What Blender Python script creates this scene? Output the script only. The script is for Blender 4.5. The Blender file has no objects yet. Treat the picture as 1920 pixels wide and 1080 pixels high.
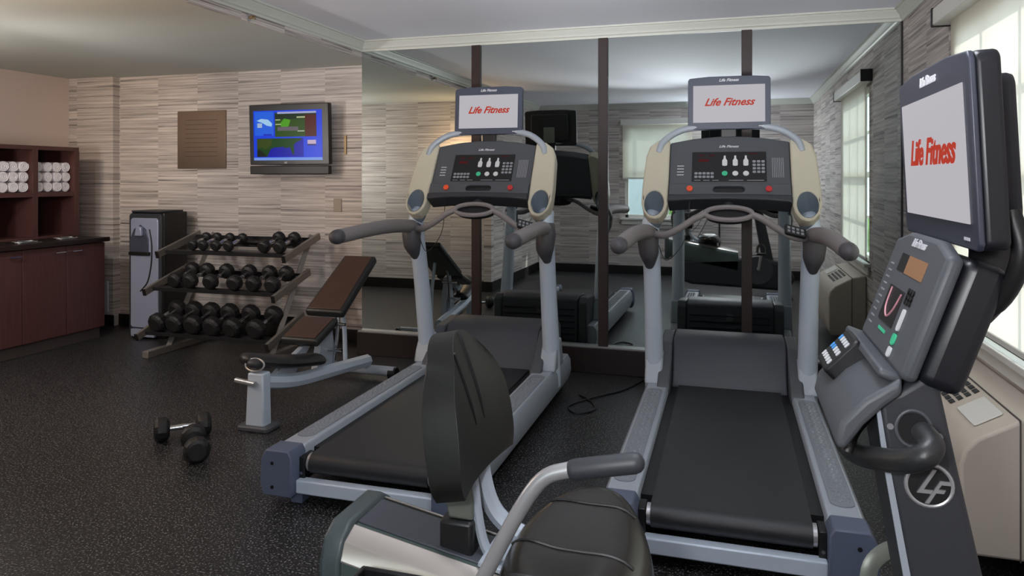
import bpy, bmesh, math, random
from mathutils import Vector, Matrix
random.seed(7)
S = bpy.context.scene
COL = S.collection
PI = math.pi
R = math.radians

# ------------------------------------------------------------------ helpers
def V(*a): return Vector(a)

class MB:
    """collects shapes into one mesh"""
    def __init__(s, M=None):
        s.bm = bmesh.new(); s.M = M or Matrix.Identity(4)
    def _fin(s, verts):
        for v in verts: v.co = s.M @ v.co
        return s
    def box(s, c, size, rot=None):
        r = bmesh.ops.create_cube(s.bm, size=1.0)
        m = Matrix.Translation(Vector(c))
        if rot is not None: m = m @ rot.to_4x4()
        m = m @ Matrix.Diagonal((size[0], size[1], size[2], 1))
        for v in r['verts']: v.co = m @ v.co
        return s._fin(r['verts'])
    def bx(s, x0, x1, y0, y1, z0, z1):
        return s.box(((x0+x1)/2, (y0+y1)/2, (z0+z1)/2), (abs(x1-x0), abs(y1-y0), abs(z1-z0)))
    def prism(s, poly, axis, a, b):
        f = {'x': lambda p, t: (t, p[0], p[1]), 'y': lambda p, t: (p[0], t, p[1]), 'z': lambda p, t: (p[0], p[1], t)}[axis]
        va = [s.bm.verts.new(f(p, a)) for p in poly]; vb = [s.bm.verts.new(f(p, b)) for p in poly]
        n = len(poly)
        fs = [s.bm.faces.new(va), s.bm.faces.new(list(reversed(vb)))]
        for i in range(n):
            fs.append(s.bm.faces.new((va[i], vb[i], vb[(i+1) % n], va[(i+1) % n])))
        bmesh.ops.recalc_face_normals(s.bm, faces=fs)
        return s._fin(va+vb)
    def tube(s, pts, r, seg=14, sub=6, flat=1.0, up=(0, 0, 1), round_end=False):
        """swept tube through pts; r number or list; flat scales the local 'side' axis"""
        pts = [Vector(p) for p in pts]
        rs = list(r) if isinstance(r, (list, tuple)) else [r]*len(pts)
        if len(pts) > 2 and sub > 1:
            P, Q = [], []
            for i in range(len(pts)-1):
                p0 = pts[i-1] if i > 0 else pts[i]*2-pts[i+1]
                p1, p2 = pts[i], pts[i+1]
                p3 = pts[i+2] if i+2 < len(pts) else pts[i+1]*2-pts[i]
                for k in range(sub):
                    t = k/sub
                    P.append(.5*((2*p1)+(-p0+p2)*t+(2*p0-5*p1+4*p2-p3)*t*t+(-p0+3*p1-3*p2+p3)*t**3))
                    Q.append(rs[i]*(1-t)+rs[i+1]*t)
            P.append(pts[-1]); Q.append(rs[-1])
        else: P, Q = pts, rs
        if round_end:
            d = (P[-1]-P[-2]).normalized(); rr = Q[-1]; e = P[-1]
            for a in (30, 55, 75): P.append(e+d*rr*math.sin(R(a))); Q.append(rr*math.cos(R(a)))
            d = (P[0]-P[1]).normalized(); rr = Q[0]; e = P[0].copy()
            for a in (30, 55, 75): P.insert(0, e+d*rr*math.sin(R(a))); Q.insert(0, rr*math.cos(R(a)))
        rings = []; U = Vector(up)
        for i, p in enumerate(P):
            t = (P[min(i+1, len(P)-1)]-P[max(i-1, 0)]).normalized()
            if abs(t.dot(U)) > .98: U = Vector((0, 1, 0)) if abs(t.y) < .9 else Vector((1, 0, 0))
            side = t.cross(U).normalized(); u2 = side.cross(t).normalized()
            if i: U = u2
            rings.append([s.bm.verts.new(p+side*(math.cos(2*PI*k/seg)*Q[i]*flat)+u2*(math.sin(2*PI*k/seg)*Q[i])) for k in range(seg)])
        fs = []
        for a, b in zip(rings, rings[1:]):
            for k in range(seg): fs.append(s.bm.faces.new((a[k], a[(k+1) % seg], b[(k+1) % seg], b[k])))
        fs.append(s.bm.faces.new(rings[0])); fs.append(s.bm.faces.new(rings[-1]))
        bmesh.ops.recalc_face_normals(s.bm, faces=fs)
        return s._fin([v for r_ in rings for v in r_])
    def cyl(s, a, b, r, seg=20, r2=None):
        return s.tube([a, b], [r, r2 if r2 is not None else r], seg=seg, sub=1)
    def ring(s, c, right, up, rx, ry, t, seg=28, ts=8):
        c, right, up = Vector(c), Vector(right).normalized(), Vector(up).normalized(); n = right.cross(up)
        rings = []
        for k in range(seg):
            a = 2*PI*k/seg; d = right*math.cos(a)*rx+up*math.sin(a)*ry
            o = (right*math.cos(a)*ry+up*math.sin(a)*rx).normalized()
            rings.append([s.bm.verts.new(c+d+o*(t*math.cos(2*PI*j/ts))+n*(t*math.sin(2*PI*j/ts))) for j in range(ts)])
        fs = []
        for k in range(seg):
            A, B = rings[k], rings[(k+1) % seg]
            for j in range(ts): fs.append(s.bm.faces.new((A[j], A[(j+1) % ts], B[(j+1) % ts], B[j])))
        bmesh.ops.recalc_face_normals(s.bm, faces=fs)
        return s._fin([v for r_ in rings for v in r_])
    def ell(s, c, r, seg=20, rings=12):
        q = bmesh.ops.create_uvsphere(s.bm, u_segments=seg, v_segments=rings, radius=1)
        for v in q['verts']: v.co = Vector((v.co.x*r[0]+c[0], v.co.y*r[1]+c[1], v.co.z*r[2]+c[2]))
        return s._fin(q['verts'])
    def disc(s, c, n, r, h=.002, seg=20):
        c, n = Vector(c), Vector(n).normalized()
        return s.cyl(c, c+n*h, r, seg)
    def holed(s, outer, hole, z0, z1):
        """outline with one hole, extruded z0..z1 in local z"""
        vo = [s.bm.verts.new((p[0], p[1], z1)) for p in outer]; vh = [s.bm.verts.new((p[0], p[1], z1)) for p in hole]
        es = [s.bm.edges.new((L[i], L[(i+1) % len(L)])) for L in (vo, vh) for i in range(len(L))]
        g = bmesh.ops.triangle_fill(s.bm, use_beauty=True, use_dissolve=False, edges=es)
        fs = [x for x in g['geom'] if isinstance(x, bmesh.types.BMFace)]
        e = bmesh.ops.extrude_face_region(s.bm, geom=fs)
        nv = [x for x in e['geom'] if isinstance(x, bmesh.types.BMVert)]
        for v in nv: v.co.z = z0
        bmesh.ops.recalc_face_normals(s.bm, faces=s.bm.faces[:])
        return s._fin(vo+vh+nv)
    def build(s, name, mat, parent=None, bevel=0, segs=2, smooth=38, sub=0):
        me = bpy.data.meshes.new(name); s.bm.to_mesh(me); s.bm.free()
        for p in me.polygons: p.use_smooth = True
        me.set_sharp_from_angle(angle=R(smooth))
        o = bpy.data.objects.new(name, me); COL.objects.link(o)
        for m in (mat if isinstance(mat, (list, tuple)) else [mat]): me.materials.append(m)
        if bevel:
            b = o.modifiers.new('bevel', 'BEVEL'); b.width = bevel; b.segments = segs; b.limit_method = 'ANGLE'; b.angle_limit = R(35)
            b.harden_normals = False
        if sub:
            b = o.modifiers.new('sub', 'SUBSURF'); b.levels = sub; b.render_levels = sub
        if parent: o.parent = parent
        return o

def tag(o, label=None, cat=None, group=None, kind=None):
    if label: o['label'] = label
    if cat: o['category'] = cat
    if group: o['group'] = group
    if kind: o['kind'] = kind
    return o
def empty(name, loc, label, cat, group=None, rz=0):
    o = bpy.data.objects.new(name, None); COL.objects.link(o); o.empty_display_size = .1
    o.location = loc; o.rotation_euler = (0, 0, rz)
    return tag(o, label, cat, group)
def struct(name, mb, mat, bevel=0, parent=None):
    o = mb.build(name, mat, parent, bevel)
    if not parent: o['kind'] = 'structure'
    return o
def copy_tree(o, parent=None):
    c = o.copy(); COL.objects.link(c)
    if parent: c.parent = parent
    for ch in list(o.children): copy_tree(ch, c)
    return c
def plane(o, right, up):
    right, up = Vector(right).normalized(), Vector(up).normalized(); n = right.cross(up)
    m = Matrix((right, up, n)).transposed().to_4x4(); m.translation = Vector(o)
    return m
def text(name, body, size, mat, parent, M, shear=0, extrude=.0008, offset=0, width=1.0, align='CENTER'):
    cu = bpy.data.curves.new(name, 'FONT'); cu.body = body; cu.size = size; cu.shear = shear
    cu.extrude = extrude; cu.offset = offset; cu.align_x = align; cu.align_y = 'CENTER'; cu.resolution_u = 3
    t = bpy.data.objects.new(name, cu); COL.objects.link(t)
    dg = bpy.context.evaluated_depsgraph_get()
    me = bpy.data.meshes.new_from_object(t.evaluated_get(dg))
    bpy.data.objects.remove(t); 
    me.transform(M @ Matrix.Diagonal((width, 1, 1, 1)))
    me.materials.clear(); me.materials.append(mat)
    o = bpy.data.objects.new(name, me); COL.objects.link(o)
    if parent: o.parent = parent
    return o

# ------------------------------------------------------------------ materials
def s2l(c):
    f = lambda u: (u/12.92 if u <= .04045 else ((u+.055)/1.055)**2.4)
    return (f(c[0]/255), f(c[1]/255), f(c[2]/255), 1)
def nt(name):
    m = bpy.data.materials.new(name); m.use_nodes = True
    return m, m.node_tree.nodes, m.node_tree.links, m.node_tree.nodes['Principled BSDF']
def mat(name, c, rough=.5, metal=0, bump=0, bscale=200, var=0, spec=.5, coat=0):
    m, N, L, P = nt(name)
    P.inputs['Base Color'].default_value = s2l(c); P.inputs['Roughness'].default_value = rough
    P.inputs['Metallic'].default_value = metal; P.inputs['Specular IOR Level'].default_value = spec
    P.inputs['Coat Weight'].default_value = coat
    tc = N.new('ShaderNodeTexCoord')
    if bump:
        n = N.new('ShaderNodeTexNoise'); n.inputs['Scale'].default_value = bscale; L.new(tc.outputs['Object'], n.inputs['Vector'])
        b = N.new('ShaderNodeBump'); b.inputs['Strength'].default_value = bump; b.inputs['Distance'].default_value = .002
        L.new(n.outputs['Fac'], b.inputs['Height']); L.new(b.outputs['Normal'], P.inputs['Normal'])
    if var:
        n = N.new('ShaderNodeTexNoise'); n.inputs['Scale'].default_value = 9; n.inputs['Detail'].default_value = 5
        L.new(tc.outputs['Object'], n.inputs['Vector'])
        mx = N.new('ShaderNodeMix'); mx.data_type = 'RGBA'
        a = s2l(tuple(max(0, x*(1-var)) for x in c)); d = s2l(tuple(min(255, x*(1+var)) for x in c))
        mx.inputs['A'].default_value = a; mx.inputs['B'].default_value = d
        L.new(n.outputs['Fac'], mx.inputs['Factor']); L.new(mx.outputs['Result'], P.inputs['Base Color'])
    return m
def emit(name, c, st):
    m, N, L, P = nt(name)
    P.inputs['Base Color'].default_value = (.01, .01, .01, 1); P.inputs['Emission Color'].default_value = s2l(c)
    P.inputs['Emission Strength'].default_value = st; P.inputs['Roughness'].default_value = .3; P.inputs['Specular IOR Level'].default_value = .12
    return m
def wallpaper(name, axis, c0=(84, 77, 76), c1=(222, 213, 208), panel=.46):
    """grasscloth-like paper: horizontal streaks in strips that do not line up"""
    m, N, L, P = nt(name)
    g = N.new('ShaderNodeNewGeometry'); sp = N.new('ShaderNodeSeparateXYZ'); L.new(g.outputs['Position'], sp.inputs[0])
    def math_(op, a, b=None):
        n = N.new('ShaderNodeMath'); n.operation = op
        for i, q in enumerate((a, b)):
            if q is None: continue
            if isinstance(q, (int, float)): n.inputs[i].default_value = q
            else: L.new(q, n.inputs[i])
        return n.outputs[0]
    U = sp.outputs['X' if axis == 'x' else 'Y']; Z = sp.outputs['Z']
    pid = math_('FLOOR', math_('DIVIDE', math_('ADD', U, 20.07), panel))
    half = math_('FLOOR', math_('DIVIDE', math_('ADD', Z, math_('MULTIPLY', pid, .37)), .61))
    off = math_('ADD', math_('MULTIPLY', pid, 3.713), math_('MULTIPLY', half, 0))
    def noise(su, sz, det, o=0, rough=.6):
        cb = N.new('ShaderNodeCombineXYZ')
        L.new(math_('ADD', math_('MULTIPLY', U, su), off), cb.inputs[0])
        L.new(math_('ADD', math_('MULTIPLY', Z, sz), math_('MULTIPLY', pid, 11.3+o)), cb.inputs[1])
        n = N.new('ShaderNodeTexNoise'); n.inputs['Scale'].default_value = 1; n.inputs['Detail'].default_value = det
        n.inputs['Roughness'].default_value = rough
        L.new(cb.outputs[0], n.inputs['Vector']); return n.outputs['Fac']
    n1 = noise(.55, 44, 6, 0, .7); n2 = noise(.4, 11, 2, 5); n3 = noise(2.2, 120, 2, 9)
    mix = math_('ADD', math_('ADD', math_('MULTIPLY', n1, .72), math_('MULTIPLY', n2, .20)), math_('MULTIPLY', n3, .22))
    r = N.new('ShaderNodeValToRGB'); e = r.color_ramp.elements
    e[0].position = .43; e[0].color = s2l(c0); e[1].position = .66; e[1].color = s2l(c1)
    k = e.new(.52); k.color = s2l(tuple((a*.35+b*.65) for a, b in zip(c0, c1)))
    L.new(mix, r.inputs['Fac']); L.new(r.outputs['Color'], P.inputs['Base Color'])
    P.inputs['Roughness'].default_value = .7
    b = N.new('ShaderNodeBump'); b.inputs['Strength'].default_value = .25; b.inputs['Distance'].default_value = .002
    L.new(n1, b.inputs['Height']); L.new(b.outputs['Normal'], P.inputs['Normal'])
    return m
def rubber_floor():
    m, N, L, P = nt('speckled_rubber')
    tc = N.new('ShaderNodeTexCoord')
    def n(sc, det=2):
        x = N.new('ShaderNodeTexNoise'); x.inputs['Scale'].default_value = sc; x.inputs['Detail'].default_value = det
        L.new(tc.outputs['Object'], x.inputs['Vector']); return x
    a = n(120, 1); rp = N.new('ShaderNodeValToRGB'); rp.color_ramp.elements[0].position = .60; rp.color_ramp.elements[1].position = .68
    rp.color_ramp.elements[0].color = (0, 0, 0, 1); rp.color_ramp.elements[1].color = (1, 1, 1, 1)
    L.new(a.outputs['Fac'], rp.inputs['Fac'])
    b = n(60, 3); r2 = N.new('ShaderNodeValToRGB')
    r2.color_ramp.elements[0].color = s2l((18, 18, 19)); r2.color_ramp.elements[1].color = s2l((40, 40, 41))
    r2.color_ramp.elements[0].position = .35; r2.color_ramp.elements[1].position = .65
    L.new(b.outputs['Fac'], r2.inputs['Fac'])
    mx = N.new('ShaderNodeMix'); mx.data_type = 'RGBA'; L.new(rp.outputs['Color'], mx.inputs['Factor'])
    L.new(r2.outputs['Color'], mx.inputs['A']); mx.inputs['B'].default_value = s2l((135, 135, 137))
    L.new(mx.outputs['Result'], P.inputs['Base Color'])
    P.inputs['Roughness'].default_value = .38
    bp = N.new('ShaderNodeBump'); bp.inputs['Strength'].default_value = .5; bp.inputs['Distance'].default_value = .002
    L.new(a.outputs['Fac'], bp.inputs['Height']); L.new(bp.outputs['Normal'], P.inputs['Normal'])
    return m
def shade_fabric():
    m, N, L, P = nt('shade_fabric')
    N.remove(P); out = N['Material Output']
    d = N.new('ShaderNodeBsdfDiffuse'); d.inputs[0].default_value = s2l((240, 238, 230))
    t = N.new('ShaderNodeBsdfTranslucent'); t.inputs[0].default_value = s2l((252, 248, 242))
    tr = N.new('ShaderNodeBsdfTransparent'); tr.inputs[0].default_value = (1, 1, 1, 1)
    a = N.new('ShaderNodeMixShader'); a.inputs[0].default_value = .62
    L.new(d.outputs[0], a.inputs[1]); L.new(t.outputs[0], a.inputs[2])
    b = N.new('ShaderNodeMixShader'); b.inputs[0].default_value = .06
    L.new(a.outputs[0], b.inputs[1]); L.new(tr.outputs[0], b.inputs[2]); L.new(b.outputs[0], out.inputs[0])
    return m
def glass():
    m, N, L, P = nt('window_glass')
    N.remove(P); out = N['Material Output']
    g = N.new('ShaderNodeBsdfGlossy'); g.inputs['Roughness'].default_value = .02
    tr = N.new('ShaderNodeBsdfTransparent'); tr.inputs[0].default_value = (.93, .97, .96, 1)
    b = N.new('ShaderNodeMixShader'); b.inputs[0].default_value = .94
    L.new(g.outputs[0], b.inputs[1]); L.new(tr.outputs[0], b.inputs[2]); L.new(b.outputs[0], out.inputs[0])
    return m
def wood(name, c, axis='z'):
    m, N, L, P = nt(name)
    tc = N.new('ShaderNodeTexCoord'); mp = N.new('ShaderNodeMapping')
    mp.inputs['Scale'].default_value = (30, 30, 2) if axis == 'z' else (2, 30, 30)
    L.new(tc.outputs['Object'], mp.inputs['Vector'])
    n = N.new('ShaderNodeTexNoise'); n.inputs['Scale'].default_value = 2; n.inputs['Detail'].default_value = 6
    L.new(mp.outputs[0], n.inputs['Vector'])
    mx = N.new('ShaderNodeMix'); mx.data_type = 'RGBA'; mx.inputs['A'].default_value = s2l(tuple(x*.8 for x in c)); mx.inputs['B'].default_value = s2l(tuple(x*1.18 for x in c))
    L.new(n.outputs['Fac'], mx.inputs['Factor']); L.new(mx.outputs['Result'], P.inputs['Base Color'])
    P.inputs['Roughness'].default_value = .45
    return m

M = {}
M['paper_x'] = wallpaper('striped_wallpaper_along_x', 'x')
M['paper_y'] = wallpaper('striped_wallpaper_along_y', 'y')
M['beige'] = mat('beige_wall_paint', (224, 206, 196), .8, bump=.1)
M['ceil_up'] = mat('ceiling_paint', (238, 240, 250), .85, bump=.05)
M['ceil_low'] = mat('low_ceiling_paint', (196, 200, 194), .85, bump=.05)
M['crown'] = mat('crown_paint', (206, 208, 200), .5)
M['white'] = mat('white_trim_paint', (225, 224, 218), .45)
M['base'] = mat('black_vinyl_base', (20, 18, 18), .5)
M['espresso'] = wood('espresso_wood', (84, 54, 52))
M['espresso_dark'] = wood('dark_espresso_wood', (34, 22, 22))
M['batten'] = wood('dark_batten_wood', (44, 27, 27))
M['floor'] = rubber_floor()
M['mirror'] = mat('mirror_silver', (200, 207, 206), .015, 1)
M['glass'] = glass()
M['shade'] = shade_fabric()
M['silver'] = mat('silver_blue_paint', (196, 208, 222), .38, .1, bump=.05)
M['rail'] = mat('rail_grey_paint', (164, 172, 182), .42, .1)
M['railpad'] = mat('grip_pad_grey', (128, 134, 142), .6)
M['cap'] = mat('slate_plastic', (88, 97, 118), .5, bump=.1)
M['belt'] = mat('running_belt', (40, 41, 44), .45, bump=.25, bscale=600, var=.12)
M['black'] = mat('black_plastic', (20, 20, 22), .45)
M['dark'] = mat('dark_grey_plastic', (48, 50, 55), .5, bump=.08)
M['panel'] = mat('console_grey_plastic', (76, 79, 84), .5, bump=.08)
M['hood'] = mat('hood_grey_plastic', (66, 68, 76), .5, bump=.08)
M['khaki'] = mat('khaki_plastic', (196, 190, 170), .5, bump=.08)
M['cup'] = mat('cup_blue_grey', (116, 128, 140), .5)
M['grip'] = mat('grip_grey_rubber', (132, 126, 126), .55, bump=.1)
M['gripdark'] = mat('grip_dark_rubber', (76, 74, 78), .5)
M['tvcase'] = mat('screen_bezel_blue_grey', (64, 70, 86), .4)
M['tvdark'] = mat('screen_case_black_blue', (20, 21, 27), .38)
M['scr'] = emit('white_screen', (222, 218, 226), .62)
M['red_e'] = emit('red_screen_ink', (226, 60, 30), .55)
M['lettering'] = mat('pale_print', (205, 205, 210), .5)
M['key'] = mat('grey_key', (140, 142, 148), .5)
M['keyw'] = mat('white_key', (208, 210, 212), .5)
M['keyg'] = mat('green_key', (60, 190, 140), .5)
M['keyc'] = mat('cyan_key', (70, 150, 220), .5)
M['keyp'] = mat('pink_key', (200, 140, 150), .5)
M['led'] = emit('red_digits', (190, 20, 30), .12)
M['orange'] = mat('orange_button', (230, 84, 44), .45)
M['red'] = mat('red_button', (186, 46, 48), .45)
M['chrome'] = mat('chrome', (200, 202, 206), .18, 1)
M['steel'] = mat('brushed_steel', (182, 182, 184), .32, .6)
M['leather'] = mat('brown_black_vinyl', (74, 52, 40), .34, bump=.12, bscale=350, var=.15)
M['vinyl'] = mat('black_vinyl', (36, 37, 38), .4, bump=.12, bscale=350)
M['bikevinyl'] = mat('dark_olive_vinyl', (17, 18, 15), .45, bump=.12, bscale=350, var=.08)
M['seatvinyl'] = mat('seat_vinyl', (34, 31, 28), .24, bump=.12, bscale=350, var=.08)
M['db'] = mat('dumbbell_rubber', (26, 26, 28), .5, bump=.3, bscale=120)
M['rackm'] = mat('rack_metal', (138, 132, 126), .35, .5)
M['rackd'] = mat('rack_dark_metal', (34, 33, 36), .5)
M['towel'] = mat('white_terry', (246, 244, 250), .95, bump=.9, bscale=400)
M['acbody'] = mat('ac_cream_plastic', (204, 194, 180), .55)
M['bronze'] = mat('bronze_plate', (150, 134, 120), .28, .85, bump=.15, bscale=60)
M['olive'] = mat('olive_grey_metal', (120, 124, 116), .4, .4)
M['brushed'] = mat('brushed_beige_metal', (212, 204, 196), .28, .7)
M['railgreen'] = mat('rail_green_grey', (70, 84, 80), .4, .3)
M['cooler'] = mat('cooler_silver', (168, 176, 200), .32, .3)
M['coolglass'] = mat('cooler_bay_grey', (88, 94, 110), .25, .4)
M['toe'] = mat('toe_kick_grey', (86, 78, 76), .6)
M['lamp'] = emit('fill_diffuser', (240, 244, 255), 24)  # glow of the added ceiling fill
M['sconce'] = emit('sconce_glass', (255, 200, 140), 4)
M['fill_glow'] = emit('fill_lens', (250, 250, 255), 10)  # glow for the added stand and floor lamp
M['warmlamp'] = emit('warm_lamp_lens', (255, 214, 160), 8)
M['leaf'] = mat('hedge_leaves', (104, 140, 66), .8, var=.4)
M['grass'] = mat('paved_ground', (150, 148, 140), .9, var=.2)
M['siding'] = mat('pale_siding', (214, 220, 226), .7)
M['brass'] = mat('brass', (150, 128, 92), .5, .4)

# ------------------------------------------------------------------ room
YM, XL, XR, YW, XW = 5.39, -2.95, 1.077, 5.74, -6.375
ZU, ZL, YB, YA = 2.58, 2.445, -.25, 2.03
struct('floor', MB().bx(XW-.1, XR+.1, YB-.1, YW+.1, -.1, 0), M['floor'])
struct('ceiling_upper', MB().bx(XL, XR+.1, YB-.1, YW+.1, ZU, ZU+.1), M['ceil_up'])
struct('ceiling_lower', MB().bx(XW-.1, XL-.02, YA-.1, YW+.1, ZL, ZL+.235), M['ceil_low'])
struct('wall_soffit', MB().bx(XL-.02, XL, YA, YW, ZL, ZU+.1), M['paper_y'])
struct('wall_back', MB().bx(XW-.1, XR+.1, YW, YW+.1, 0, ZU+.1), M['paper_x'])
struct('wall_mirror_box', MB().bx(XL, XR, YM+.008, YW, 0, ZU), M['paper_x'])
struct('wall_left', MB().bx(XW-.1, XW, YA-.1, YW, 0, ZL), M['beige'])
struct('wall_alcove', MB().bx(XW, XL, YA-.1, YA, 0, ZL), M['paper_x'])
struct('wall_side', MB().bx(XL-.1, XL, YB, YA-.1, 0, ZU), M['paper_y'])
struct('wall_pilaster', MB().bx(XW, -5.82, 5.66, YW, 0, ZL), M['paper_x'])
# right wall with window opening
wy0, wy1, wz0, wz1 = 2.75, 4.13, .74, 2.22
w = MB().bx(XR, XR+.1, YB-.1, wy0, 0, ZU).bx(XR, XR+.1, wy1, YW, 0, ZU).bx(XR, XR+.1, wy0, wy1, 0, wz0).bx(XR, XR+.1, wy0, wy1, wz1, ZU)
struct('wall_right', w, M['paper_y'])
rx0, rx1, rz0, rz1 = -1.58, -.62, .85, 2.24
w = MB().bx(XL-.1, rx0, YB-.1, YB, 0, ZU).bx(rx1, XR, YB-.1, YB, 0, ZU).bx(rx0, rx1, YB-.1, YB, 0, rz0).bx(rx0, rx1, YB-.1, YB, rz1, ZU)
struct('wall_rear', w, M['paper_x'])

def crown(name, axis, at, sgn, a, b):
    """stepped crown moulding under the upper ceiling"""
    prof = [(0, ZU), (0, ZU-.085), (.010, ZU-.085), (.012, ZU-.070), (.022, ZU-.062), (.026, ZU-.045), (.045, ZU-.026), (.050, ZU-.014), (.062, ZU-.012), (.062, ZU)]
    poly = [(at+sgn*p, z) for p, z in prof]
    struct(name, MB().prism(poly, axis, a, b), M['crown'])
crown('trim_1', 'x', YM, -1, XL, XR)
crown('trim_2', 'y', XL, 1, YB, YM)
crown('trim_3', 'y', XR, -1, YB, YM)
crown('trim_4', 'x', YB, 1, XL, XR)
# skirting
struct('baseboard_back', MB().bx(-5.82, XL, YW-.015, YW, 0, .11), M['base'], .003)
struct('baseboard_pilaster', MB().bx(XW, -5.805, 5.645, 5.66, 0, .11), M['base'], .003)
struct('baseboard_alcove', MB().bx(XW, XL+.015, YA, YA+.015, 0, .13), M['base'], .003)
struct('baseboard_side', MB().bx(XL, XL+.015, YB+.015, YA, 0, .13), M['base'], .003)
struct('baseboard_rear', MB().bx(XL, XR, YB, YB+.015, 0, .13), M['base'], .003)
struct('baseboard_right', MB().bx(XR-.015, XR, YB+.015, YM-.06, 0, .11), M['base'], .003)
struct('trim_5', MB().bx(XL-.015, XR, YM-.06, YM+.006, 0, .187), M['espresso_dark'], .004)
struct('trim_6', MB().bx(XL-.012, XR, YM-.045, YM, .187, .196), M['steel'])
# thin wall outlet plates and right corner channel
struct('trim_7', MB().bx(XR-.012, XR, YM-.012, YM, .196, ZU-.085), M['base'])
# mirror panels and battens
bx_ = [-1.94, -.934, .087]
ed = [XL]+bx_+[XR-.012]
mp = ['leftmost wall mirror panel, beside the striped wall with the television', 'wall mirror panel behind the left treadmill, second from the striped wall',
      'wall mirror panel between the two treadmills, third from the striped wall', 'rightmost wall mirror panel behind the right treadmill by the windows']
for i in range(4):
    o = MB().bx(ed[i]+.001, ed[i+1]-.001, YM, YM+.006, .196, ZU-.085).build('wall_mirror', M['mirror'])
    tag(o, mp[i], 'mirror', 'mirror panels on the back wall')
bl = ['dark wooden batten on the mirror behind the left treadmill', 'dark wooden batten on the mirror between the two treadmills', 'dark wooden batten on the mirror behind the right treadmill']
for i, x in enumerate(bx_):
    o = MB().bx(x-.036, x+.036, YM-.022, YM, .197, ZU-.085).build('mirror_batten', M['batten'], None, .003)
    tag(o, bl[i], 'batten', 'battens over the mirror joints')

# ---- window 1 (right wall) and window 2 (rear wall)
def window_right():
    root = MB()
    root.bx(XR+.02, XR+.07, wy0, wy1, wz0, wz0+.05).bx(XR+.02, XR+.07, wy0, wy1, wz1-.05, wz1)
    root.bx(XR+.02, XR+.07, wy0, wy0+.05, wz0, wz1).bx(XR+.02, XR+.07, wy1-.05, wy1, wz0, wz1)
    o = root.build('window_1', M['white'], None, .003); o['kind'] = 'structure'
    g = MB()
    zm = (wz0+wz1)/2
    g.bx(XR+.03, XR+.065, wy0+.05, wy1-.05, zm-.025, zm+.025)
    for k in (1, 2): 
        y = wy0+(wy1-wy0)*k/3; g.bx(XR+.04, XR+.06, y-.012, y+.012, wz0+.05, wz1-.05)
    for z in ((wz0+zm)/2, (zm+wz1)/2): g.bx(XR+.04, XR+.06, wy0+.05, wy1-.05, z-.012, z+.012)
    g.build('window_bars', M['white'], o)
    MB().bx(XR+.049, XR+.052, wy0+.05, wy1-.05, wz0+.05, wz1-.05).build('window_pane', M['glass'], o)
    MB().bx(XR-.05, XR+.02, wy0-.07, wy1+.07, wz0-.03, wz0).bx(XR-.02, XR-.001, wy0-.05, wy1+.05, wz0-.10, wz0-.03).build('window_sill', M['white'], o, .004)
window_right()
def window_rear():
    y0, y1 = YB-.07, YB-.02
    r = MB().bx(rx0, rx1, y0, y1, rz0, rz0+.05).bx(rx0, rx1, y0, y1, rz1-.05, rz1).bx(rx0, rx0+.05, y0, y1, rz0, rz1).bx(rx1-.05, rx1, y0, y1, rz0, rz1)
    o = r.build('window_2', M['white'], None, .003); o['kind'] = 'structure'
    g = MB(); zm = (rz0+rz1)/2
    g.bx(rx0+.05, rx1-.05, y0+.01, y1-.01, zm-.025, zm+.025)
    for k in (1, 2):
        x = rx0+(rx1-rx0)*k/3; g.bx(x-.01, x+.01, y0+.015, y1-.015, rz0+.05, rz1-.05)
    g.build('window_bars', M['white'], o)
    MB().bx(rx0+.05, rx1-.05, YB-.046, YB-.043, rz0+.05, rz1-.05).build('window_pane', M['glass'], o)
    MB().bx(rx0-.07, rx1+.07, YB-.02, YB+.05, rz0-.03, rz0).bx(rx0-.05, rx1+.05, YB+.001, YB+.02, rz0-.10, rz0-.03).build('window_sill', M['white'], o, .004)
window_rear()
# roller shades (things)
t = empty('roller_shade', (XR, 3.4, 2.2), 'white roller shade lowered over the window beside the exercise bike', 'roller shade', 'roller shades')
L0 = Vector((XR, 3.4, 2.2))
Tm = Matrix.Translation(-L0)
MB(Tm).bx(XR-.085, XR-.001, 2.60, 4.27, 2.245, 2.335).build('cassette', M['white'], t, .006)
MB(Tm).bx(XR-.09, XR-.001, 4.27, 4.29, 2.24, 2.34).build('end_cap', M['black'], t, .003)
MB(Tm).bx(XR-.09, XR-.001, 2.58, 2.60, 2.24, 2.34).build('end_cap', M['black'], t, .003)
MB(Tm).bx(XR-.026, XR-.0245, 2.66, 4.165, .79, 2.26).build('shade_fabric', M['shade'], t)
MB(Tm).bx(XR-.034, XR-.018, 2.66, 4.165, .765, .79).build('hem_bar', M['white'], t, .003)
t = empty('roller_shade', (-1.1, YB, 2.3), 'cream roller shade half lowered on the rear window, seen in the mirror', 'roller shade', 'roller shades')
Tm = Matrix.Translation((1.1, -YB, -2.3))
MB(Tm).bx(rx0-.06, rx1+.06, YB+.001, YB+.08, 2.25, 2.33).build('cassette', M['white'], t, .006)
MB(Tm).bx(rx0-.03, rx1+.03, YB+.03, YB+.0315, 1.46, 2.26).build('shade_fabric', M['shade'], t)
MB(Tm).bx(rx0-.03, rx1+.03, YB+.022, YB+.04, 1.435, 1.46).build('hem_bar', M['white'], t, .003)

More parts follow.
